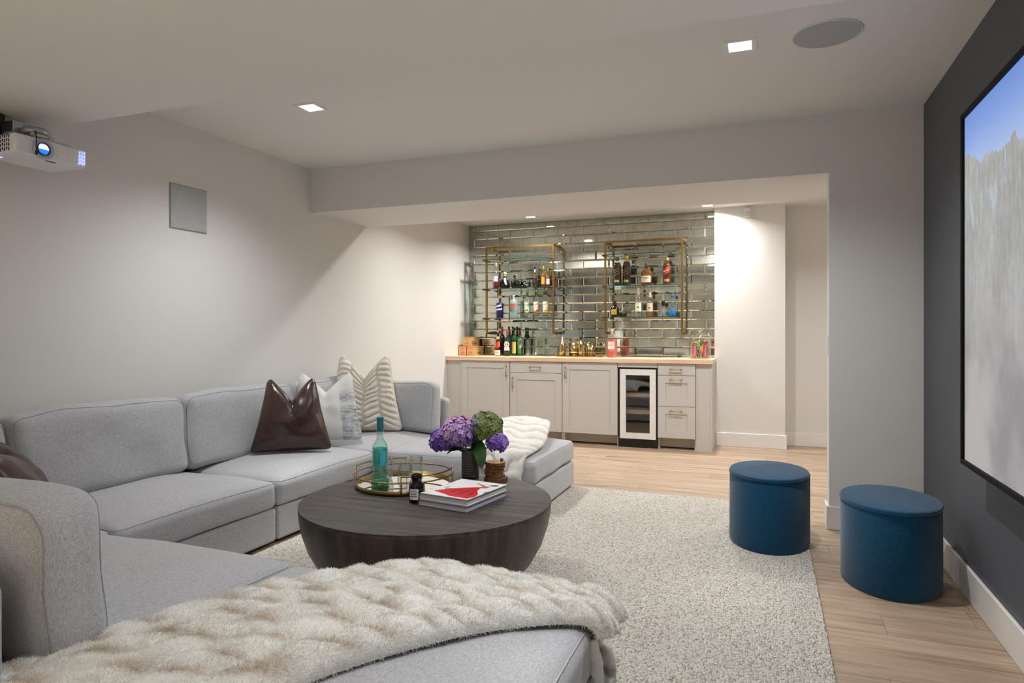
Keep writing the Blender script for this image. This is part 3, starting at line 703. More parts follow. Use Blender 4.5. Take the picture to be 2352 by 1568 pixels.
# counter
def crate(x, z, label, yr):
    t = empty('wooden_crate', (x, 7.225, z), label, 'crate', 'wooden wine crates on the countertop')
    w, d, h = .103, .27, .109
    put('body', bxm(-w/2+.003, w/2-.003, .003, d, 0, h-.006, bev=.001, seg=1), m_crate, t)
    put('front_board', bxm(-w/2+.004, w/2-.004, -.003, .004, .006, h-.012), m_crate, t)
    put('lid', bxm(-w/2, w/2, -.004, d, h-.007, h), m_crate, t)
    b = newbm()
    for s in (-1, 1):
        for k in range(6): box(b, s*(w/2-.0045)-.0035, s*(w/2-.0045)+.0035, -.0015, .004, .008+k*.016, .016+k*.016)
    put('dovetail_joints', b, M('dark_joint_wood', (150, 100, 54), .7), t)  # darker brown wood for the dovetail blocks
    text('year_lettering', yr, .026, m_ink, t, (0, -.0032, .036), (PI/2, 0, 0)); text('name_lettering', 'CHATEAU', .013, m_ink, t, (0, -.0032, .066), (PI/2, 0, 0))
    text('top_lettering', 'GRAND VIN', .008, m_ink, t, (0, -.0032, .084), (PI/2, 0, 0)); text('foot_lettering', 'MIS EN BOUTEILLE', .007, m_ink, t, (0, -.0032, .013), (PI/2, 0, 0))
    text('side_lettering', 'CHATEAU', .026, m_ink, t, (w/2-.0027, .13, .03), (PI/2, 0, PI/2))
crate(-3.388, CT, 'pale wooden wine crate reading 2004, lower one against the left wall', '2004')
crate(-3.280, CT, 'pale wooden wine crate reading 2001, lower one beside the bottles', '2001')
crate(-3.336, CT+.1095, 'pale wooden wine crate reading 2009, stacked on top of two others', '2009')
t = bottle(-2.922, 7.20, CT, .038, .262, 'flask', g_brown, 'dark liqueur bottle with red ribbon, yellow neck and cream base label', ('cap', .022, K_black), None, 0, [('label', .03, .26, 1.1, L_cream), ('ribbon', .33, .62, .5, L_red), ('yellow_label', .40, .62, .95, L_orange), ('neck_label', .74, .86, 3.1, L_yellow)], GC)
text('label_lettering', 'LIQUEUR', .014, L_red, t, (0, -.0405, .04), (PI/2, 0, 0))
bottle(-2.935, 7.36, CT, .036, .342, 'wine', g_dark, 'dark wine bottle with bright red capsule behind the liqueur bottle', ('capsule', .09, K_red), None, 0, [], GC)
bottle(-2.862, 7.40, CT, .034, .342, 'wine', g_dark, 'dark wine bottle with maroon capsule at the back of the group', ('capsule', .09, K_dkred), None, 0, [], GC)
t = bottle(-2.801, 7.20, CT, .0435, .292, 'wine', g_dkgreen, 'black and green vermouth bottle with round white medallion label', ('capsule', .055, lb('pink_grey_capsule', (150, 84, 92), .4)), None, 0, [('base_label', .22, .36, .8, L_white)], GC)
b = newbm()
vs = [b.verts.new((.033*math.cos(q*PI/10), -.0446+.012*abs(math.cos(q*PI/10))**2, .136+.034*math.sin(q*PI/10))) for q in range(20)]; c_ = b.verts.new((0, -.0462, .136))
for q in range(20): b.faces.new([vs[q], vs[(q+1) % 20], c_])
md = put('medallion_label', b, L_white, t)
put('medallion_ring', tube(newbm(), [(.018*math.cos(q*PI/8), -.0455+.003*abs(math.cos(q*PI/8)), .136+.019*math.sin(q*PI/8)) for q in range(16)], .0022, 6, True), L_red, md)
bottle(-2.755, 7.30, CT, .031, .327, 'wine', g_green, 'green bottle with tall yellow label and a black cap', ('cap', .03, K_black), None, 0, [('label', .09, .50, .85, L_yellow)], GC)
bottle(-2.738, 7.42, CT, .031, .329, 'wine', g_green, 'green bottle with small green label and black cap at the back', ('cap', .03, K_black), None, 0, [('label', .1, .4, .8, L_green)], GC)
bottle(-2.688, 7.31, CT, .034, .291, 'wine', g_green, 'green bottle with maroon capsule beside the wine glass', ('capsule', .055, K_dkred), None, 0, [('label', .1, .38, .6, L_green)], GC)
GG = 'clear glasses on the bar'
wineglass(-2.640, 7.18, CT, .037, .204, .42, 'round bowled wine glass touching the green bottles', GG)
for x, y, lab in ((-2.585, 7.30, 'tall clear tumbler, second glass from the green bottles'), (-2.505, 7.33, 'tall clear tumbler, third glass from the green bottles')):
    tag(put('tumbler', lathe(newbm(), [(0, 0), (.026, 0), (.030, .004), (.034, .19), (.0328, .19), (.0288, .01), (0, .008)], 24), g_clear, None, (x, y, CT)), lab, 'glass', GG)
coupe(-2.325, 7.22, CT, .05, .135, 'clear cocktail coupe glass left of the gold tray', GG)
coupe(-2.405, 7.36, CT, .05, .135, 'clear cocktail coupe glass nearer the mirror tiles', GG)
# gold tray and barware
t = empty('gold_tray', (-1.96, 7.24, CT), 'oval gold gallery tray on the bar countertop', 'tray')
el = lambda k, n=40, a=.275, c=.135: (a*math.cos(2*PI*k/n), c*math.sin(2*PI*k/n))
b = newbm(); prism(b, [el(k) for k in range(40)], 0, .010); put('base', b, m_gold, t)
b = tube(newbm(), [(*el(k), .052) for k in range(40)], .0028, 6, True); put('rail', b, m_gold, t)
for k in (2, 8, 12, 18, 22, 28, 32, 38):
    x_, y_ = el(k); put('post', cyl(newbm(), (x_, y_, .008), (x_, y_, .075 if k in (18, 22, 2, 38) else .052), .0028, 6), m_gold, t)
for a_, b_ in ((18, 22), (38, 2)):
    put('handle_bar', tube(newbm(), [(*el(a_), .074), (*el(b_), .074)], .0028, 6), m_gold, t)
TZ = CT+.0105
t = empty('cocktail_shaker', (-2.146, 7.21, TZ), 'tall gold cocktail shaker on the gold tray', 'shaker')
put('body', lathe(newbm(), [(0, 0), (.034, 0), (.036, .003), (.036, .135), (.030, .143), (0, .143)], 28), m_gold, t)
put('cap', lathe(newbm(), [(.022, .143), (.016, .152), (.016, .21), (.013, .216), (0, .216)], 24), M('pale_gold_cap', (222, 200, 160), .2, 1), t)
t = empty('ice_bucket', (-2.012, 7.285, TZ), 'wide gold ice bucket on the gold tray', 'bucket')
put('body', lathe(newbm(), [(0, 0), (.072, 0), (.076, .004), (.080, .14), (.076, .14), (.072, .01), (0, .01)], 32), m_gold, t)
put('lid', lathe(newbm(), [(.078, .141), (.05, .149), (.008, .152), (.006, .166), (.01, .174), (0, .178)], 32), g_clear, t)
t = empty('bitters_bottle', (-1.922, 7.175, TZ), 'gold bitters bottle with a black stopper on the gold tray', 'bottle')
put('body', lathe(newbm(), [(0, 0), (.026, 0), (.028, .003), (.028, .13), (.020, .15), (.010, .165), (.010, .185), (0, .185)], 24), m_gold, t)
put('stopper', lathe(newbm(), [(.012, .183), (.013, .188), (.013, .212), (.010, .216), (0, .216)], 16), K_black, t)
t = empty('gold_cup', (-1.845, 7.28, TZ), 'gold metal mixing cup on the gold tray', 'cup')
put('body', lathe(newbm(), [(0, 0), (.052, 0), (.055, .004), (.058, .135), (.055, .135), (.051, .01), (0, .01)], 28), m_gold, t)
# pink bottle
t = bottle(-1.575, 7.19, CT, .060, .309, [(0, 0), (.9, 0), (.96, .015), (.96, .56), (.86, .64), (.5, .69), (.25, .71), (.24, 1), (0, 1)], g_clear, 'square shouldered pink gin bottle with pale label on the bar', ('cap', .085, lb('rose_cap', (206, 176, 172), .4)), l_pink, .62, [('label', .30, .56, .62, L_pinkl)], GC, seg=8)
for ch in t.children: ch.rotation_euler = (0, 0, PI/8) if ch.name.startswith(('body', 'liquid')) else (0, 0, 0)
text('label_lettering', 'PINK GIN', .012, lb('grey_ink', (120, 84, 84)), t, (0, -.0592, .135), (PI/2, 0, 0))
# candy jar
t = empty('candy_jar', (-.645, 7.14, CT), 'big clear glass candy jar with knob lid', 'jar')
put('body', lathe(newbm(), [(0, 0), (.098, 0), (.108, .006), (.110, .03), (.110, .175), (.098, .20), (.090, .212), (.094, .222), (.091, .222), (.087, .21), (.106, .172), (.106, .03), (.09, .01), (0, .01)], 36), g_clear, t)
ld_ = put('lid', lathe(newbm(), [(.113, .224), (.116, .229), (.112, .236), (.08, .250), (.04, .266), (.016, .278), (.0, .280)], 36), g_clear, t)
put('knob', lathe(newbm(), [(.014, .277), (.030, .288), (.036, .303), (.026, .318), (0, .323)], 20), g_clear, ld_)
JZ = CT+.0105; GJ = 'candy packs in the glass jar'
m_candyred = lb('candy_pack_red', (196, 26, 40), .35)
def pack(x, y, z, w, d, h, rz, tilt, m, label, name='candy_pack'):
    o = put(name, bxm(-w/2, w/2, -d/2, d/2, 0, h, bev=.003, seg=1), m, None, (x, y, z), (0, tilt, rz))
    return tag(o, label, 'candy', GJ)
for x, rz, lab in ((-.694, .05, 'red candy pack with white lettering, on the side nearer the shelves'), (-.585, -.05, 'red candy pack with white lettering, on the side nearer the white pier')):
    o = pack(x, 7.085, JZ, .044, .016, .158 if x < -.6 else .172, rz, 0, m_candyred, lab)
    text('pack_lettering', 'Twizzlers', .034, L_white, o, (.004, -.0085, .075), (PI/2, -PI/2 if x < -.6 else PI/2, 0))
pack(-.640, 7.12, JZ+.06, .03, .012, .10, 0, .5, lb('candy_yellow', (244, 214, 40), .4), 'yellow candy bar tilted across the middle of the jar')
pack(-.618, 7.10, JZ+.055, .018, .01, .12, 0, .62, lb('candy_orange', (250, 150, 30), .4), 'orange candy stick leaning in the jar')
pack(-.655, 7.15, JZ+.05, .05, .012, .12, 0, -.2, lb('candy_lime', (170, 205, 60), .4), 'lime green candy pack at the back of the jar')
for i, (x, z, tl) in enumerate(((-.655, .0, -.45), (-.640, .0, -.25), (-.622, .0, .3))):
    pack(x, 7.09+.012*i, JZ+.002, .016, .014, .085, 0, tl, lb('liquorice', (26, 18, 20), .35), ('black liquorice stick in the jar, beside the red pack nearer the shelves', 'black liquorice stick in the middle of the jar', 'black liquorice stick in the jar leaning toward the other red pack')[i])
for x, z, m, lab in ((-.652, .112, lb('candy_blue', (40, 150, 220), .3), 'round blue wrapped sweet in the jar'), (-.628, .062, lb('candy_pink', (232, 56, 130), .3), 'round pink wrapped sweet in the jar')):
    o = put('wrapped_sweet', lathe(newbm(), [(0, -.016), (.011, -.011), (.016, 0), (.011, .011), (0, .016)], 14), m, None, (x, 7.075, JZ+z)); tag(o, lab, 'candy', GJ)
    put('wrapper_twist', lathe(newbm(), [(0, .014), (.004, .016), (.010, .026), (0, .022)], 8), m, o)

# ------------------------------------------------------------------ sectional sofa
def cushion(hx, hy, hz, r, crown=0, n=16, puff=0, rough=.003, seed=0, rc=.05, flat_axis=2):
    """rounded, stuffed box centred on the origin"""
    b = newbm(); cache = {}
    S = [math.copysign(abs(math.sin(PI/2*(2*i/n-1)))**.85, 2*i/n-1) for i in range(n+1)]
    def pos(p):
        q = Vector((p[0]*hx, p[1]*hy, p[2]*hz)); H_ = (hx, hy, hz); A_, B_ = [(1, 2), (0, 2), (0, 1)][flat_axis]
        va, vb = abs(q[A_])-(H_[A_]-rc), abs(q[B_])-(H_[B_]-rc)
        if va > 0 and vb > 0:                                          # round the corners of the cushion's face
            k_ = max(va, vb)/math.hypot(va, vb); q[A_] = math.copysign(H_[A_]-rc+va*k_, q[A_]); q[B_] = math.copysign(H_[B_]-rc+vb*k_, q[B_])
        c = Vector((max(-hx+r, min(hx-r, q.x)), max(-hy+r, min(hy-r, q.y)), max(-hz+r, min(hz-r, q.z))))
        d = q-c
        if d.length > 1e-9: q = c+d.normalized()*r
        fx, fy, fz = 1-(q.x/hx)**2, 1-(q.y/hy)**2, 1-(q.z/hz)**2
        fx, fy, fz = max(0, fx), max(0, fy), max(0, fz)
        tz = (q.z+hz)/(2*hz)
        q.z += crown*(fx**.6)*(fy**.6)*max(0, 2*tz-1)
        q.x += math.copysign(puff*(fy*fz)**.6, q.x)*abs(p[0])**4; q.y += math.copysign(puff*(fx*fz)**.6, q.y)*abs(p[1])**4
        nv = Vector((q.x*5+seed*7.3, q.y*5, q.z*5)); q += noise.noise_vector(nv)*rough*2
        return q
    def pt(p):
        key = tuple(round(q, 5) for q in p)
        if key not in cache: cache[key] = b.verts.new(pos(p))
        return cache[key]
    for ax in range(3):
        for s in (-1, 1):
            for i in range(n):
                for j in range(n):
                    vs = []
                    for a_, c in ((i, j), (i+1, j), (i+1, j+1), (i, j+1)):
                        p = [0, 0, 0]; p[ax] = s; p[(ax+1) % 3] = S[a_]; p[(ax+2) % 3] = S[c]; vs.append(pt(p))
                    if len(set(vs)) == 4:
                        f = b.faces.new(vs); f.smooth = True
    def seam(ax, s):
        m_ = 14; pts = []; q = [(-1, -1), (1, -1), (1, 1), (-1, 1)]
        for k in range(4):
            (a0, b0), (a1, b1) = q[k], q[(k+1) % 4]
            for i in range(m_):
                t_ = -1+2*i/m_; t_ = math.copysign(abs(math.sin(PI/2*t_))**.85, t_); f_ = (t_+1)/2
                p = [0, 0, 0]; p[ax] = s; p[(ax+1) % 3] = a0+(a1-a0)*f_; p[(ax+2) % 3] = b0+(b1-b0)*f_; pts.append(pos(p))
        return pts
    return b, seam
def rrect(hx, hy, rc, n=6, m=8):
    pts = []
    for k, (sx, sy) in enumerate(((1, 1), (-1, 1), (-1, -1), (1, -1))):
        cx, cy = sx*(hx-rc), sy*(hy-rc)
        for i in range(n+1):
            a_ = k*PI/2+i/n*PI/2; pts.append((cx+rc*math.cos(a_), cy+rc*math.sin(a_)))
    return pts
def seat(t, x0, x1, y0, y1, z0, z1, crown, seed):
    hx, hy, hz = (x1-x0)/2, (y1-y0)/2, (z1-z0)/2; r = .038
    lx, ly = (x0+x1)/2-t.location.x, (y0+y1)/2-t.location.y
    b, seam = cushion(hx, hy, hz, r, crown, 26, .006, seed=seed, rc=.055)
    c = put('seat_cushion', b, m_sofa, t, (lx, ly, (z0+z1)/2))
    put('piping', tube(newbm(), seam(2, 1), .0026, 6, True), m_sofa, c); return c
def back(t, cx, cy, zb, L, Hh, T, rz, lean, seed, crown=.03):
    """back cushion standing on the seat; faces local -y"""
    hx, hy, hz = L/2, T/2, Hh/2; r = .055
    b, seam = cushion(hx, hy, hz, r, crown, 26, .014, seed=seed, rough=.008, rc=.085, flat_axis=1)
    o = put('back_cushion', b, m_sofa, t, (cx-t.location.x, cy-t.location.y, zb+hz), (lean, 0, rz))
    for sd in (-1, 1): put('piping', tube(newbm(), seam(1, sd), .0024, 6, True), m_pipe, o)
    return o
def module(label, x0, x1, y0, y1, fz=0):
    t = empty('sofa_module', ((x0+x1)/2, (y0+y1)/2, 0), label, 'sofa', 'grey sectional sofa modules')
    put('base', bxm(x0+.004, x1-.004, y0+.004, y1-.004, .022, .206, bev=.018, seg=3), m_sofa, t, world=True)
    for sx in (x0+.08, x1-.08):
        for sy in (y0+.08, y1-.08): put('foot', cyl(newbm(), (sx, sy, fz), (sx, sy, .024), .022, 10), m_black, t, world=True)
    return t
def frame(t, x0, x1, y0, y1): put('back_frame', bxm(x0, x1, y0, y1, .03, .645, bev=.04, seg=4), m_sofa, t, world=True)
SX0, SXF = XL+.005, -2.563
Z0, Z1, CR = .207, .356, .055
XG, XO = -1.575, -.462
LB = -3.235
t = module('grey corner sofa module with backs on two sides, mostly behind the nearest back cushion', SX0, SXF, .93, 2.03)
frame(t, SX0, SX0+.11, .93, 2.03); frame(t, SX0+.11, SXF, .885, 1.005); seat(t, SX0+.1, SXF-.002, 1.0, 2.028, Z0, Z1, CR, 1)
back(t, LB, 1.52, .37, .93, .435, .165, PI/2, -.13, 11); back(t, -2.85, 1.13, .37, .56, .42, .165, PI, -.10, 12)
t = module('grey armless sofa module along the left wall, between near corner and brown leather pillow', SX0, SXF, 2.032, 3.030)
frame(t, SX0, SX0+.11, 2.032, 3.03); seat(t, SX0+.1, SXF, 2.034, 3.028, Z0, Z1, CR, 2); back(t, LB, 2.488, .372, .955, .435, .165, PI/2, -.13, 13)
t = module('grey armless sofa module along the left wall carrying the brown leather pillow', SX0, SXF, 3.032, 4.03)
frame(t, SX0, SX0+.11, 3.032, 4.03); seat(t, SX0+.1, SXF, 3.034, 4.026, Z0, Z1, CR, 3); back(t, LB, 3.448, .372, .955, .435, .165, PI/2, -.13, 14)
t = module('grey corner sofa module with backs on two sides, by the bar cabinets', SX0, -2.5, 4.032, 5.085)
frame(t, SX0, SX0+.11, 4.032, 5.085); frame(t, SX0+.11, -2.49, 4.985, 5.095); seat(t, SX0+.1, -2.505, 4.036, 4.985, Z0, Z1, CR-.01, 4)
back(t, LB, 4.41, .372, .955, .435, .165, PI/2, -.13, 15); back(t, -2.80, 4.86, .372, .60, .415, .165, 0, -.08, 16, .012)
t = module('grey ottoman module under the far cream throw, in front of the bar', -2.498, -1.384, 4.03, 4.99, .0125)
seat(t, -2.496, -1.386, 4.032, 4.988, Z0, Z1+.004, CR, 5)
t = module('grey armless sofa module beside the nearest ottoman, its back toward the camera', SXF+.004, XG-.002, .93, 1.965, .0125)
frame(t, SXF+.006, XG-.015, .885, 1.0); seat(t, SXF+.006, XG-.003, 1.0, 1.963, Z0, Z1+.012, CR+.01, 6); back(t, -2.055, 1.135, .372, .99, .425, .17, PI, -.06, 17, .012)
t = module('nearest grey ottoman module with the cream fur throw across it', XG+.002, XO, .90, 1.93, .0125)
seat(t, XG+.004, XO+.004, .902, 1.928, Z0, Z1+.012, CR+.01, 7)

# ------------------------------------------------------------------ rug
RX, RY0, RY1 = .215, .75, 4.96
o = put('area_rug', bxm(-2.55, RX, RY0, RY1, .0005, .0125, bev=.004, seg=2), m_rug); tag(o, 'oatmeal looped wool rug under the sofa and table', 'rug')
b = newbm(); rr = random.Random(3); y = RY0
pts = []
while y < RY1: pts.append((RX+rr.uniform(-.001, .002), y, .007+rr.uniform(-.001, .001))); y += .012
tube(b, pts, [.0065+rr.uniform(-.0015, .0015) for _ in pts], 6); put('bound_edge', b, m_rug, o)

# ------------------------------------------------------------------ blue stools
def stool(x, y, rz, a, c, h, z, label):
    t = empty('oval_stool', (x, y, z), label, 'stool', 'blue felt oval stools', rz)
    b = newbm(); n = 64
    def ring(k, zz): return [(k*a*math.cos(2*PI*i/n), k*c*math.sin(2*PI*i/n), zz) for i in range(n)]
    rings = [[b.verts.new(p) for p in ring(k, zz)] for k, zz in ((.97, 0), (.985, .006), (1, .02), (1, h*.5), (.995, h-.016), (.985, h-.008))]
    for q, w in zip(rings, rings[1:]):
        for i in range(n):
            f = b.faces.new([q[i], q[(i+1) % n], w[(i+1) % n], w[i]]); f.smooth = True
    b.faces.new(rings[0][::-1]); put('body', b, m_blue, t)
    b = newbm(); prof = ((.992, h-.010), (1.0, h-.006), (.985, h), (.93, h+.003), (.6, h+.007), (.25, h+.009))
    rings = [[b.verts.new(p) for p in ring(k, zz)] for k, zz in prof]
    for q, w in zip(rings, rings[1:]):
        for i in range(n):
            f = b.faces.new([q[i], q[(i+1) % n], w[(i+1) % n], w[i]]); f.smooth = True
    b.faces.new(rings[-1]); put('seat_top', b, m_blue, t)
    b = tube(newbm(), ring(1.001, h-.012), .003, 6, True); put('piping', b, m_blue, t)
    b = tube(newbm(), [(a*1.001*math.cos(.12), -c*1.001*math.sin(.12), .01), (a*1.001*math.cos(.12), -c*1.001*math.sin(.12), h-.012)], .0018, 6); put('side_seam', b, m_blue, t)
stool(.012, 4.07, .0, .213, .29, .398, .0125, 'blue felt oval stool standing on the rug edge')
stool(.552, 3.64, .0, .213, .29, .398, 0, 'blue felt oval stool on the wood floor beside the screen wall')

# ------------------------------------------------------------------ coffee table
TX, TY, TR, TT = -1.475, 2.76, .575, .42
t = empty('coffee_table', (TX, TY, .0125), 'round dark wood bowl shaped coffee table in the middle of the sofa', 'table')
b = lathe(newbm(), [(0, 0), (.34, 0), (.36, .012), (.43, .07), (.49, .14), (.535, .22), (.562, .30), (.573, .36), (TR, .392), (TR, .396), (0, .396)], 72)
put('bowl_base', b, m_tableside, t)
nb = 7; w = 2*TR/nb
for k in range(nb):
    y0, y1 = -TR+k*w+.0005, -TR+(k+1)*w-.0005
    pts = []
    m_ = 24
    xs = lambda y: math.sqrt(max(0, TR**2-y*y))
    ys = [y0+(y1-y0)*i/m_ for i in range(m_+1)]
    poly = [(xs(y), y) for y in ys]+[(-xs(y), y) for y in ys[::-1]]
    cl = []
    for p in poly:
        if not cl or (Vector(p)-Vector(cl[-1])).length > 1e-5: cl.append(p)
    if (Vector(cl[0])-Vector(cl[-1])).length < 1e-5: cl.pop()
    b = newbm(); prism(b, cl, .396, .4075+RND.uniform(-.0003, .0003)); put('top_board', b, m_table, t)

# ------------------------------------------------------------------ things on the table
TZ = .4205
t = empty('serving_tray', (-1.712, 2.955, TZ), 'round brass tray with mirrored base on the coffee table', 'tray')
R_ = .240
put('base', lathe(newbm(), [(0, 0), (R_-.004, 0), (R_, .002), (R_, .022), (R_-.006, .022), (R_-.006, .008), (0, .008)], 64), m_brass, t)
a = N('tray_mirror'); a.p.inputs['Metallic'].default_value = 1; a.p.inputs['Roughness'].default_value = .03; a.color(a.ramp(a.noise(a.co(), 30, 2), [(.3, (214, 216, 214)), (.7, (226, 228, 226))]))
put('mirror', lathe(newbm(), [(R_-.008, .009), (0, .009)], 64), a.m, t)
RB = R_+.006
b = tube(newbm(), [(RB*math.cos(2*PI*k/72), RB*math.sin(2*PI*k/72), .062) for k in range(72)], .0038, 8, True)
put('rail', b, m_brass, t)
for a0 in (-.42, 2.72):
    for da in (-.68, .68):
        x_, y_ = RB*math.cos(a0+da), RB*math.sin(a0+da); b = newbm()
        tube(b, [(R_*math.cos(a0+da), R_*math.sin(a0+da), .004), (x_, y_, .006), (x_, y_, .094)], .0036, 6); put('rail_post', b, m_brass, t)
    b = tube(newbm(), [(RB*math.cos(a0+d_), RB*math.sin(a0+d_), .092) for d_ in [(-.68+.1133*i) for i in range(13)]], .0038, 6); put('raised_bar', b, m_brass, t)
# teal gin bottle
P_T = [(0, .002), (.042, 0), (.0455, .008), (.044, .03), (.038, .052), (.036, .085), (.0375, .12), (.0375, .192), (.0365, .199), (.0185, .230), (.016, .237), (.0155, .262), (.0155, .335), (0, .335)]
t = empty('teal_bottle', (-1.797, 2.868, TZ+.0095), 'faceted teal glass bottle on the brass tray', 'bottle')
put('body', lathe(newbm(), P_T, 10, facet=True), g_teal, t)
put('liquid', lathe(newbm(), [(0, .012)]+[(max(.01, r-.003), max(z, .012)) for r, z in P_T[1:7]]+[(.0345, .105), (0, .105)], 10, facet=True), tinted('pale_teal_liquid', (205, 246, 238), .06, edge=(110, 215, 200)), t)
put('printed_band', lathe(newbm(), [(.0352, .110), (.0352, .186)], 10, facet=True), tinted('turquoise_print', (96, 214, 206), .42, edge=(40, 170, 170)), t)
put('base_pool', lathe(newbm(), [(0, .006), (.040, .007), (.040, .024), (0, .03)], 10, facet=True), tinted('deep_teal_glass', (60, 200, 170), .3, edge=(10, 120, 100)), t)
put('capsule', lathe(newbm(), [(.0163, .272), (.0168, .30), (.0168, .338), (.015, .341), (0, .341)], 16), M('teal_capsule', (20, 118, 132), .45, grain=.35), t)
b = newbm(); label_patch(b, .0385, .105, .178, .42, face=-PI/2+.9); put('front_label', b, M('cyan_label', (70, 190, 214), .4), t)
b = newbm(); label_patch(b, .0385, .10, .175, .42, face=-PI/2-.75); put('back_label', b, M('aqua_label', (120, 205, 205), .4), t)
GT = 'stemless glasses on the brass tray'
def stemless(x, y, label, r=.037, h=.118):
    o_ = [(0, 0), (.020, 0), (.030, .006), (.037, .028), (.037, .05), (.033, h)]; i_ = [(.0318, h), (.0357, .05), (.0355, .03), (.027, .012), (0, .009)]
    o = put('stemless_glass', lathe(newbm(), o_+i_, 28), g_clear, None, (x, y, TZ+.0095)); tag(o, label, 'glass', GT)
stemless(-1.655, 2.868, 'stemless clear glass on the tray, nearest the black jar')
stemless(-1.71, 3.075, 'stemless clear glass at the back of the tray')
stemless(-1.855, 3.02, 'stemless clear glass partly behind the teal bottle')
t = empty('black_diffuser_jar', (-1.489, 2.685, TZ), 'small black glass jar with a white label beside the tray', 'jar')
put('body', lathe(newbm(), [(0, 0), (.033, 0), (.036, .004), (.036, .074), (.033, .083), (.022, .09), (.021, .10), (.0255, .106), (.026, .122), (.024, .125), (.021, .122), (.02, .10), (0, .095)], 32), m_blackgloss, t)
FJ = -PI/2+math.atan2(-1.489, 2.685)*-1*-1
b = newbm(); label_patch(b, .0366, .016, .064, .62, face=-PI/2+.51-.42); put('label', b, L_white, t)
for i, s in enumerate(('WOOD &', 'SMOKE', 'DIFFUSER')):
    an = -PI/2+.09; rr_ = .0374
    text('label_lettering', s, .0085, L_black, t, (rr_*math.cos(an), rr_*math.sin(an), .054-.011*i), (PI/2, 0, an+PI/2))
# books
def book(cx, cy, z, w, d, h, rz, cover, pages, label, jacket=None):
    t = empty('hardback_book', (cx, cy, z), label, 'book', 'art books on the coffee table', rz)
    b = newbm(); box(b, -w/2, w/2, -d/2, d/2, 0, .0022); box(b, -w/2, w/2, -d/2, d/2, h-.0022, h)
    n = 8
    for k in range(n):
        a0, a1 = PI/2+PI*k/n, PI/2+PI*(k+1)/n
        q = [(-w/2+.004*math.cos(a_)*1.2, h/2+h/2*math.sin(a_)) for a_ in (a0, a1)]
        f = b.faces.new([b.verts.new((q[0][0], -d/2, q[0][1])), b.verts.new((q[1][0], -d/2, q[1][1])), b.verts.new((q[1][0], d/2, q[1][1])), b.verts.new((q[0][0], d/2, q[0][1]))]); f.smooth = True
    put('cover', b, cover, t)
    put('page_block', bxm(-w/2+.002, w/2-.005, -d/2+.004, d/2-.004, .0022, h-.0022), pages, t)
    return t
a = N('page_edges'); a.p.inputs['Roughness'].default_value = .8; a.color(a.ramp(a.noise(a.co((2, 2, 900)), 1, 2), [(.35, (168, 162, 154)), (.65, (214, 210, 204))])); m_pages = a.m
m_jacket = M('white_dust_jacket', (232, 232, 234), .35)
BZ = -.16
t = book(-1.297, 2.776, TZ, .258, .338, .026, BZ, M('navy_white_cover', (104, 106, 160), .4), m_pages, 'hardback book with a blue edged cover, lower of the stack')
t = book(-1.294, 2.782, TZ+.0265, .254, .330, .028, BZ, m_jacket, m_pages, 'white hardback book showing a figure in a red dress, on top of the stack')
# cover picture: a plain figure in a wide red gown, flat printed shapes
def flat(name, pts, m, z=.0284):
    b = newbm(); b.faces.new([b.verts.new((x, y, z)) for x, y in pts]); return put(name, b, m, t)
m_gown, m_gown2, m_skin, m_hair = lb('gown_red', (206, 30, 38), .4), lb('gown_shade', (120, 40, 34), .4), lb('print_skin', (176, 112, 86), .4), lb('print_dark', (70, 26, 28), .4)
gp = flat('gown_print', [(-.10, -.10), (-.055, -.03), (-.012, .012), (.02, .040), (.045, .055), (.06, .04), (.075, -.01), (.115, -.065), (.125, -.11), (.112, -.150), (.02, -.148), (-.02, -.128), (-.05, -.118)], m_gown)
for k, q in enumerate(([(-.03, -.07), (.03, .02), (.035, .018), (-.01, -.085)], [(.02, -.09), (.05, .015), (.056, .012), (.04, -.10)], [(.075, -.10), (.07, -.01), (.075, -.012), (.09, -.095)])): flat('gown_fold', q, m_gown2, .0287)
flat('torso_print', [(.045, .055), (.06, .04), (.085, .05), (.09, .075), (.07, .085), (.05, .08)], m_skin)
flat('arm_print', [(.05, .08), (.06, .09), (-.005, .118), (-.01, .112)], m_skin, .0286)
flat('head_print', [(.066, .105), (.072, .094), (.086, .094), (.094, .104), (.090, .118), (.076, .120)], m_skin, .0286)
flat('hair_print', [(.080, .105), (.094, .100), (.108, .106), (.112, .118), (.100, .126), (.082, .122)], m_hair, .0287)
for k, (x, y, s) in enumerate(((-.085, -.02, 'I'), (-.06, -.045, 'C'), (.128, -.02, 'E'))): text('title_lettering', s, .045, lb('title_ink', (70, 64, 66)), t, (x, y, .0284), (0, 0, 0), ext=.0001)
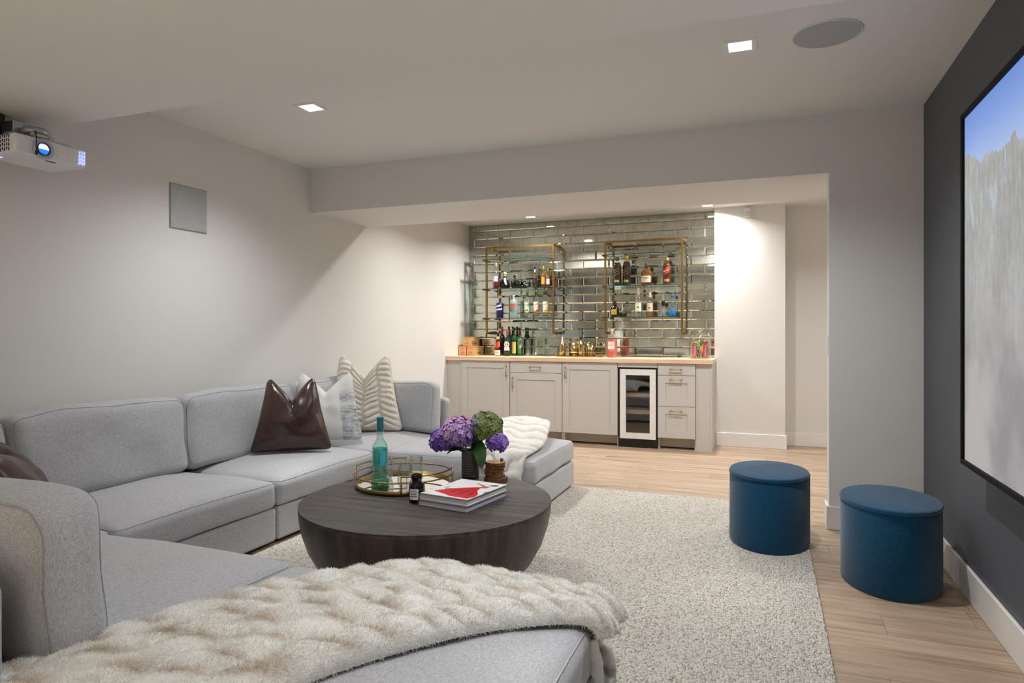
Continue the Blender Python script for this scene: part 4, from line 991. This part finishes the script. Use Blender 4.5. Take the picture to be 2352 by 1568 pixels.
# ribbed vase with hydrangeas
VX, VY = -1.476, 3.245
t = empty('ribbed_vase', (VX, VY, TZ), 'dark grey ribbed cylinder vase on the coffee table', 'vase')
prof = [(0, 0), (.044, 0)]
for k in range(11):
    z = .004+k*.0125; prof += [(.0455, z), (.0475, z+.004), (.0475, z+.0085), (.0455, z+.0122)]
prof += [(.044, .146), (.040, .146), (.040, .02), (0, .02)]
put('body', lathe(newbm(), prof, 40), M('charcoal_ceramic', (78, 74, 70), .55, grain=.1), t)
def petalmat(name, stops):
    a = N(name); a.p.inputs['Roughness'].default_value = .6; a.p.inputs['Subsurface Weight'].default_value = 0
    at = a.n('ShaderNodeAttribute'); at.attribute_name = 'tint'
    a.color(a.ramp(at.outputs['Fac'], stops)); return a.m
HY = [('lilac', (-.040, -.055, .243), .090, [(0, (104, 74, 140)), (.35, (152, 120, 186)), (.6, (180, 150, 208)), (.85, (206, 160, 202)), (1, (222, 156, 194))], 'hydrangea with a big lilac and pink head, tallest purple one'),
      ('violet', (-.132, -.062, .196), .068, [(0, (78, 48, 128)), (.5, (124, 86, 180)), (1, (164, 126, 208))], 'hydrangea with deep violet head, drooping on the sofa side'),
      ('green', (.092, -.005, .272), .087, [(0, (44, 62, 30)), (.4, (92, 110, 54)), (.7, (136, 148, 84)), (1, (110, 122, 152))], 'hydrangea with green and blue grey head'),
      ('purple', (.162, -.022, .200), .055, [(0, (82, 52, 134)), (.5, (128, 90, 190)), (1, (170, 136, 218))], 'hydrangea with small bright purple head, by the coasters')]
m_stem = M('flower_stem', (70, 104, 46), .6)
m_leaf = None
def leafmat():
    a = N('hydrangea_leaf'); a.p.inputs['Roughness'].default_value = .4
    a.color(a.ramp(a.noise(a.co((8, 8, 8)), 2, 4), [(.3, (24, 66, 24)), (.7, (52, 108, 40))])); return a.m
m_leaf = leafmat()
def flower(kind, c, r, stops, label):
    rr = random.Random(kind); t = empty('hydrangea', (VX, VY, TZ+.10), label, 'flower', 'hydrangeas in the ribbed vase')
    c = Vector(c)-Vector((0, 0, .10)); b = newbm(); tl = b.verts.layers.float.new('tint')
    n = int(235*(r/.08)**2)
    for i in range(n):
        z = 1-2*(i+.5)/n; ph = i*2.39996; q = math.sqrt(max(0, 1-z*z)); d = Vector((q*math.cos(ph), q*math.sin(ph), z))
        if d.z < -.75: continue
        p = c+Vector((d.x*r*1.02, d.y*r*1.02, d.z*r*.92))*rr.uniform(.86, 1.04)
        d = (d+Vector((rr.uniform(-.35, .35), rr.uniform(-.35, .35), rr.uniform(-.2, .4)))).normalized()
        u = d.orthogonal().normalized(); w = d.cross(u); a0 = rr.uniform(0, PI); s = rr.uniform(.0115, .0155)
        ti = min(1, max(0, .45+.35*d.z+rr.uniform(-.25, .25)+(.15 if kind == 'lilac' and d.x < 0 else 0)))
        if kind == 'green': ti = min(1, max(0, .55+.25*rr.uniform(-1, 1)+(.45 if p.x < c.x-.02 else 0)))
        for k in range(4):
            a_ = a0+k*PI/2; e = u*math.cos(a_)+w*math.sin(a_); f_ = d.cross(e)
            vs = [p, p+e*s*.5+f_*s*.52+d*.0015, p+e*s*1.08+f_*s*.42+d*.003, p+e*s*1.2+d*.002, p+e*s*1.08-f_*s*.42+d*.003, p+e*s*.5-f_*s*.52+d*.0015]
            V = []
            for j, v in enumerate(vs):
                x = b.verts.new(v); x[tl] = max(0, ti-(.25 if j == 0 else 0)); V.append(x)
            b.faces.new(V)
    put('bloom', b, petalmat(kind+'_petals', stops), t, recalc=False)
    put('flower_core', lathe(newbm(), [(0, c.z-r*.6), (r*.5, c.z-r*.45), (r*.72, c.z), (r*.5, c.z+r*.45), (0, c.z+r*.6)], 14, c.x, c.y), M(kind+'_core', {'lilac': (84, 60, 112), 'violet': (54, 32, 92), 'green': (48, 62, 34), 'purple': (58, 36, 100)}[kind], .8), t)
    put('stem', tube(newbm(), [(c.x*.12, c.y*.12, -.07), (c.x*.2, c.y*.2, .03), (c.x*.6, c.y*.6, c.z*.6), (c.x, c.y, c.z)], .0035, 6), m_stem, t)
    return t
fl = [flower(*h) for h in HY]
def leaf(parent, pts, wid, up):
    """large leaf bent along a spine"""
    b = newbm(); pts = [Vector(p) for p in pts]; n = 12
    def sp(s):
        k = s*(len(pts)-1); i = min(int(k), len(pts)-2); return pts[i].lerp(pts[i+1], k-i)
    for_ = []
    for i in range(n+1):
        s = i/n; p = sp(s); d = (sp(min(1, s+.05))-sp(max(0, s-.05))).normalized(); sd = d.cross(Vector(up)).normalized(); nn = sd.cross(d)
        wv = wid*(math.sin(PI*min(1, s**.75))**.8)*(1-.25*s)
        for_.append([b.verts.new(p+sd*wv*q+nn*(-.10*wv*abs(q)+.02*wv*math.sin(8*s)*q)) for q in (-1, -.5, 0, .5, 1)])
    for q, w in zip(for_, for_[1:]):
        for k in range(4):
            f = b.faces.new([q[k], q[k+1], w[k+1], w[k]]); f.smooth = True
    return put('leaf', b, m_leaf, parent)
leaf(fl[3], [(.01, -.01, .04), (.055, -.045, .085), (.085, -.070, .055), (.100, -.085, .0), (.104, -.09, -.035)], .042, (.25, -.9, .35))
leaf(fl[2], [(.0, .0, .05), (.02, -.045, .10), (.045, -.065, .125), (.07, -.07, .13)], .030, (-.2, -.8, .5))
leaf(fl[1], [(-.01, -.01, .04), (-.05, -.03, .06), (-.09, -.045, .05), (-.12, -.05, .02)], .024, (-.1, -.5, .9))
# coasters
t = empty('coaster_stand', (-1.322, 3.225, TZ), 'wooden coaster stand with a dark peg, beside the vase', 'coaster holder')
a = N('bark_edge'); a.p.inputs['Roughness'].default_value = .85; a.color(a.ramp(a.noise(a.co((40, 40, 8)), 2, 5, .7), [(.35, (74, 44, 20)), (.7, (150, 102, 56))])); a.bump(a.noise(a.co((40, 40, 8)), 3, 4), .6, .004); m_bark = a.m
a = N('cut_wood_face'); a.p.inputs['Roughness'].default_value = .6; wv = a.n('ShaderNodeTexWave', wave_type='RINGS', rings_direction='Z'); wv.inputs['Scale'].default_value = 45; wv.inputs['Distortion'].default_value = 2
a.l(a.co(), wv.inputs['Vector']); a.color(a.ramp(wv.outputs['Fac'], [(.2, (206, 156, 96)), (.8, (232, 190, 132))])); m_cut = a.m
def slice_(bm, r, z0, z1, seed, cap=None):
    rr = random.Random(seed); n = 36; ph = rr.uniform(0, 6)
    ra = [r*(1+.04*math.sin(3*2*PI*i/n+ph)+.02*math.sin(7*2*PI*i/n+ph*2)) for i in range(n)]
    prism(bm, [(ra[i]*math.cos(2*PI*i/n), ra[i]*math.sin(2*PI*i/n)) for i in range(n)], z0, z1); return ra
b = newbm(); slice_(b, .062, 0, .016, 1); put('base', b, m_bark, t)
put('peg', cyl(newbm(), (.028, .016, .010), (.028, .016, .112), .0085, 12), M('dark_peg', (58, 28, 20), .5), t)
for k, lab in enumerate(('lowest bark edged wood coaster of the stack', 'second lowest bark edged wood coaster of the stack', 'middle bark edged wood coaster of the stack', 'second from top bark edged wood coaster of the stack', 'top bark edged wood coaster of the stack with pale face')):
    z = .0165+k*.0165; b = newbm(); ra = slice_(b, .050+.003*(k == 4), 0, .0135, 20+k)
    o = put('wood_coaster', b, m_bark, None, (-1.326+RND.uniform(-.004, .004), 3.222+RND.uniform(-.004, .004), TZ+z)); tag(o, lab, 'coaster', 'wood slice coasters')
    b = newbm(); n = len(ra); b.faces.new([b.verts.new((ra[i]*.94*math.cos(2*PI*i/n), ra[i]*.94*math.sin(2*PI*i/n), .0139)) for i in range(n)]); put('cut_face', b, m_cut, o)

# ------------------------------------------------------------------ pillows
def pillow(name, loc, w, h, th, rz, tilt, mat_, label, dip=.10, narrow=.2, n=40, disp=None, roll=0, skew=0.0):
    """square pillow standing on its lower edge, karate-chopped at the top; faces local -y"""
    b = newbm(); tl = b.verts.layers.float.new('tint'); uvl = b.verts.layers.float_vector.new('pos')
    V = {}
    for side in (-1, 1):
        for i in range(n+1):
            for j in range(n+1):
                edge = i in (0, n) or j in (0, n)
                if edge and side == 1: V[(1, i, j)] = V[(-1, i, j)]; continue
                u, v = math.sin(PI/2*(2*i/n-1)), math.sin(PI/2*(2*j/n-1)); U, V_ = u, v
                va, vb = abs(u)-.84, abs(v)-.84
                if va > 0 and vb > 0: k_ = max(va, vb)/math.hypot(va, vb); U, V_ = math.copysign(.84+va*k_, u), math.copysign(.84+vb*k_, v)
                x = w/2*U*(1-.08*(1-v*v)); z = h/2*V_*(1-.06*(1-u*u)*(1 if v > 0 else .3))
                f = max(0, (1-u*u)*(1-v*v)); y = side*th/2*f**.42
                k = max(0, (v+.55)/1.55)**1.6; c = max(0, 1-abs(u)/.85)**1.25
                z -= dip*k*c; x *= 1-narrow*max(0, (v+1)/2)**1.2
                y -= side*th*.22*math.exp(-(u/.16)**2)*k*f**.3
                x += skew*(v+1)/2
                p = Vector((x, y, z+h/2)); t_ = 0
                p += noise.noise_vector(Vector((u*2.2, v*2.2, side*3+len(label))))*.016*f**.3
                if disp and side == -1:
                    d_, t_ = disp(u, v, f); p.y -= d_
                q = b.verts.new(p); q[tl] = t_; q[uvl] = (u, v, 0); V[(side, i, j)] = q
        for i in range(n):
            for j in range(n):
                q = [V[(side, i, j)], V[(side, i+1, j)], V[(side, i+1, j+1)], V[(side, i, j+1)]]
                f = b.faces.new(q if side == -1 else q[::-1]); f.smooth = True
    o = put(name, b, mat_, None, loc, (tilt, roll, rz)); tag(o, label, 'pillow', 'throw pillows on the sofa')
    return o
def patmat():
    a = N('blue_stripe_linen'); a.p.inputs['Roughness'].default_value = .9
    at = a.n('ShaderNodeAttribute'); at.attribute_name = 'pos'; sp = a.n('ShaderNodeSeparateXYZ'); a.l(at.outputs['Vector'], sp.inputs[0])
    u, v = sp.outputs[0], sp.outputs[1]
    st = a.math('SINE', a.math('MULTIPLY', v, 150.0)); st2 = a.math('SINE', a.math('MULTIPLY', u, 95.0))
    sk = a.math('MULTIPLY_ADD', st, .5); sk.node.inputs[2].default_value = .5
    ink = a.math('MULTIPLY', sk, a.ramp(a.noise(a.co(), 26, 3), [(.3, (120, 120, 120)), (.7, (235, 235, 235))]))
    fade = a.ramp(v, [(.0, (255, 255, 255)), (.05, (90, 90, 90)), (.22, (255, 255, 255)), (.55, (170, 170, 170)), (.8, (60, 60, 60))])
    band = a.math('GREATER_THAN', a.math('ABSOLUTE', a.math('SUBTRACT', u, .05)), .42)
    k = a.math('MULTIPLY', a.math('MULTIPLY', ink, fade), band)
    k = a.math('MULTIPLY', k, 1.5, True)
    a.color(a.mix(k, lin((214, 213, 210)), lin((72, 86, 114)))); a.bump(a.noise(a.co(), 320, 2), .3, .001); return a.m
m_pat = patmat()
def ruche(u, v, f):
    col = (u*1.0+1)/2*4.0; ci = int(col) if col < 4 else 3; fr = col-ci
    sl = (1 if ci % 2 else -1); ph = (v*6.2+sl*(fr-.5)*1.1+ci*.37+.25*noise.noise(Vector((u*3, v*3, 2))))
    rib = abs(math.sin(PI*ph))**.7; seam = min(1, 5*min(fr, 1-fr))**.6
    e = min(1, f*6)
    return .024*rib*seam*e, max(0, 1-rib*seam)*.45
pillow('leather_pillow', (-2.90, 3.56, .415), .52, .48, .22, .70, -.18, m_leather, 'dark brown leather pillow with a deep dent on the sofa back', .135, .42)
pillow('striped_pillow', (-2.96, 4.00, .415), .53, .49, .15, .60, -.20, m_pat, 'pale linen pillow with blue stripes behind the brown leather one', .13, .30)
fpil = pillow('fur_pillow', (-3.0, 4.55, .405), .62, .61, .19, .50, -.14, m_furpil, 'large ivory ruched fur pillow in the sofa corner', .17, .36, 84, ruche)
pillow('leather_pillow', (-2.765, 1.90, .395), .50, .40, .18, 2.5, -.58, m_leather, 'dark brown leather pillow low at the picture edge, behind the near cushion', .05, .1)

# ------------------------------------------------------------------ fur throws
def add_fur(o, count, length, seed, m, wid=.0011, lay=(0, 0, 0)):
    """short leaning pile on a throw: thin tapering blades joined into one part"""
    import numpy as np
    rg = np.random.default_rng(seed); me = o.data; me.calc_loop_triangles()
    nv = len(me.vertices); co = np.empty(nv*3); me.vertices.foreach_get('co', co); co = co.reshape(-1, 3)
    no = np.empty(nv*3); me.vertices.foreach_get('normal', no); no = no.reshape(-1, 3)
    ti = np.zeros(nv); me.attributes['tint'].data.foreach_get('value', ti)
    nt = len(me.loop_triangles); tr = np.empty(nt*3, dtype=np.int32); me.loop_triangles.foreach_get('vertices', tr); tr = tr.reshape(-1, 3)
    A, B_, C_ = co[tr[:, 0]], co[tr[:, 1]], co[tr[:, 2]]; ar = np.linalg.norm(np.cross(B_-A, C_-A), axis=1)
    k = rg.choice(nt, count, p=ar/ar.sum()); u = rg.random((count, 2)); sw = u.sum(1) > 1; u[sw] = 1-u[sw]
    w = np.stack([1-u.sum(1), u[:, 0], u[:, 1]], 1)
    p = (co[tr[k]]*w[:, :, None]).sum(1); n = (no[tr[k]]*w[:, :, None]).sum(1); n /= np.linalg.norm(n, axis=1)[:, None]+1e-9
    tt = (ti[tr[k]]*w).sum(1)
    q = p*np.array([31., 27., 29.]); sw_ = np.stack([np.sin(q[:, 1]+2*np.sin(q[:, 0]*.7)), np.cos(q[:, 0]+1.7*np.sin(q[:, 1]*.8)), 0*tt], 1)
    d = n*.75+sw_*.55+rg.normal(0, .38, (count, 3))+np.array(lay); d /= np.linalg.norm(d, axis=1)[:, None]
    dn = (d*n).sum(1); d += n*np.clip(.22-dn, 0, None)[:, None]; d /= np.linalg.norm(d, axis=1)[:, None]
    L = length*rg.uniform(.6, 1.25, count)[:, None]; s_ = np.cross(d, n+rg.normal(0, .12, (count, 3))); s_ /= np.linalg.norm(s_, axis=1)[:, None]+1e-9
    p = p-n*.001; mid = p+d*L*.55; tip = p+d*L-n*L*.22
    V = np.stack([p-s_*wid/2, p+s_*wid/2, mid-s_*wid*.4, mid+s_*wid*.4, tip], 1).reshape(-1, 3)
    i = (np.arange(count)*5)[:, None]; F = np.concatenate([i+np.array([0, 1, 3]), i+np.array([0, 3, 2]), i+np.array([2, 3, 4])], 1).reshape(-1, 3)
    m2 = bpy.data.meshes.new('fur_pile'); m2.vertices.add(len(V)); m2.vertices.foreach_set('co', V.ravel())
    m2.loops.add(F.size); m2.loops.foreach_set('vertex_index', F.ravel().astype(np.int32)); m2.polygons.add(len(F)); m2.polygons.foreach_set('loop_start', np.arange(len(F), dtype=np.int32)*3)
    m2.update(calc_edges=True); at = m2.attributes.new('tint', 'FLOAT', 'POINT'); at.data.foreach_set('value', np.repeat(tt, 5))
    m2.polygons.foreach_set('use_smooth', np.ones(len(F), dtype=bool)); m2.materials.append(m)
    f = bpy.data.objects.new('fur_pile', m2); C.objects.link(f); f.parent = o; f['kind'] = 'stuff'; return f
def sheet(name, path, support, nu, nv, thick, relief, m, label, puff=.02):
    """throw laid over a support: path(s,t) gives the unrolled plan position, support() folds it over the edges"""
    b = newbm(); tl = b.verts.layers.float.new('tint'); P0 = {}
    for i in range(nu+1):
        for j in range(nv+1): P0[i, j] = support(*path(i/nu, j/nv))
    T, B = {}, {}
    for i in range(nu+1):
        for j in range(nv+1):
            p = P0[i, j]; du = P0[min(nu, i+1), j]-P0[max(0, i-1), j]; dv = P0[i, min(nv, j+1)]-P0[i, max(0, j-1)]
            nn = du.cross(dv); nn = nn.normalized() if nn.length > 1e-9 else Vector((0, 0, 1))
            if nn.z < 0 and abs(nn.z) > .3: nn = -nn
            s, t_ = i/nu, j/nv; e = .55+.45*min(1, 14*min(t_, 1-t_))**.5*min(1, 20*min(s, 1-s))**.5
            r_, ti = relief(s, t_)
            q = b.verts.new(p+nn*(thick*e+r_*e)); q[tl] = ti; T[i, j] = q
            if i in (0, nu) or j in (0, nv): B[i, j] = b.verts.new(p+nn*.002)
    for i in range(nu):
        for j in range(nv):
            f = b.faces.new([T[i, j], T[i+1, j], T[i+1, j+1], T[i, j+1]]); f.smooth = True
    loop = [(i, 0) for i in range(nu)]+[(nu, j) for j in range(nv)]+[(i, nv) for i in range(nu, 0, -1)]+[(0, j) for j in range(nv, 0, -1)]
    for q, w in zip(loop, loop[1:]+loop[:1]):
        f = b.faces.new([T[q], B[q], B[w], T[w]]); f.smooth = True
    return tag(put(name, b, m), label, 'throw')
def lerp_path(rows):
    rows = [[Vector(p) for p in r] for r in rows]
    def cm(P, s):
        n = len(P)-1; k = min(int(s*n), n-1); f = s*n-k
        p0, p1, p2, p3 = P[max(0, k-1)], P[k], P[k+1], P[min(n, k+2)]
        return .5*((2*p1)+(p2-p0)*f+(2*p0-5*p1+4*p2-p3)*f*f+(3*p1-p0-3*p2+p3)*f**3)
    L, R2 = [r[0] for r in rows], [r[1] for r in rows]
    return lambda s, t: tuple(cm(L, s).lerp(cm(R2, s), t))
def over_box(x0, x1, y0, y1, ztop, crown, rad=.05, out=.012):
    def fold(d):
        """distance past the edge -> (outward, drop)"""
        if d <= -rad: return d, 0
        a_ = (d+rad)/rad
        if a_ < PI/2: return -rad+rad*math.sin(a_), rad*(1-math.cos(a_))
        return out*min(1, (d-.57*rad)/.05), rad+(d+rad-PI/2*rad)
    def f(x, y):
        cx, cy, hx, hy = (x0+x1)/2, (y0+y1)/2, (x1-x0)/2, (y1-y0)/2
        u, v = max(-1, min(1, (x-cx)/hx)), max(-1, min(1, (y-cy)/hy))
        z = ztop+crown*(max(0, 1-u*u)**.6)*(max(0, 1-v*v)**.6)
        X, Y = x, y
        if x > cx: o, d = fold(x-x1); X = x1+o; z -= d
        if y > cy: o, d = fold(y-y1); Y = y1+o; z -= d
        else: o, d = fold(y0-y); Y = y0-o; z -= d
        return Vector((X, Y, z))
    return f
rn = random.Random(5)
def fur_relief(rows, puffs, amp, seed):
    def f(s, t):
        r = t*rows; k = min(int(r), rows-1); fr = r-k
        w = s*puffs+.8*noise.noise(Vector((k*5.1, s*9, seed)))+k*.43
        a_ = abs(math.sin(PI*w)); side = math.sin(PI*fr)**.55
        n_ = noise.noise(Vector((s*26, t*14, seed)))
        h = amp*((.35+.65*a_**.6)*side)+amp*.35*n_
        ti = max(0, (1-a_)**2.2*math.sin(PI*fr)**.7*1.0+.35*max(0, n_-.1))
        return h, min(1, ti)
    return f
path = lerp_path([[(-1.83, .62), (-1.02, .72)], [(-1.70, 1.0), (-.965, 1.10)], [(-1.49, 1.34), (-.80, 1.385)], [(-1.28, 1.62), (-.63, 1.62)], [(-1.09, 1.90), (-.455, 1.79)], [(-.97, 2.06), (-.275, 1.84)], [(-.90, 2.18), (-.25, 2.02)]])
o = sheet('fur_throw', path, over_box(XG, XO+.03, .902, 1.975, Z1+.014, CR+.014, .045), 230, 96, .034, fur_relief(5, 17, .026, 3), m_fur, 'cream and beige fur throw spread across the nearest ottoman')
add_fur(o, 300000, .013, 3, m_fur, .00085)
path = lerp_path([[(-2.02, 5.02), (-1.60, 5.02)], [(-2.02, 4.82), (-1.55, 4.86)], [(-2.00, 4.60), (-1.50, 4.66)], [(-1.96, 4.38), (-1.455, 4.44)], [(-1.90, 4.20), (-1.445, 4.24)], [(-1.82, 4.07), (-1.455, 4.08)], [(-1.78, 4.005), (-1.47, 3.925)]])
sup = over_box(-2.496, -1.386, 4.032, 4.988, Z1+.004, CR)
def heap(x, y):
    p = sup(x, y); k = max(0, min(1, (y-3.98)/.85)); u = (x+1.74)/.31
    p.z += (.030+.085*k)*max(0, 1-u*u)**.5 if y > 4.0 else 0
    return p
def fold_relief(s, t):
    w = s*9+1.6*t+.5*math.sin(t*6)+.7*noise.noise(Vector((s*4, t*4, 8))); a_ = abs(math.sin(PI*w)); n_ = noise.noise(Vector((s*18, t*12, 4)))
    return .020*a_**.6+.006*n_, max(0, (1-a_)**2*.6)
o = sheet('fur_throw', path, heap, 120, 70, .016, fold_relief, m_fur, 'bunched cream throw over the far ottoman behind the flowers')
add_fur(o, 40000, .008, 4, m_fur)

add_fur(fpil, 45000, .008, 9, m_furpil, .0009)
# lettering becomes plain mesh
dg = bpy.context.evaluated_depsgraph_get()
for o in [q for q in C.objects if q.type == 'FONT']:
    me = bpy.data.meshes.new_from_object(o.evaluated_get(dg)); nm = o.name.split('.')[0]
    m_ = bpy.data.objects.new(nm, me); C.objects.link(m_); m_.parent = o.parent; m_.location = o.location; m_.rotation_euler = o.rotation_euler
    bpy.data.objects.remove(o)
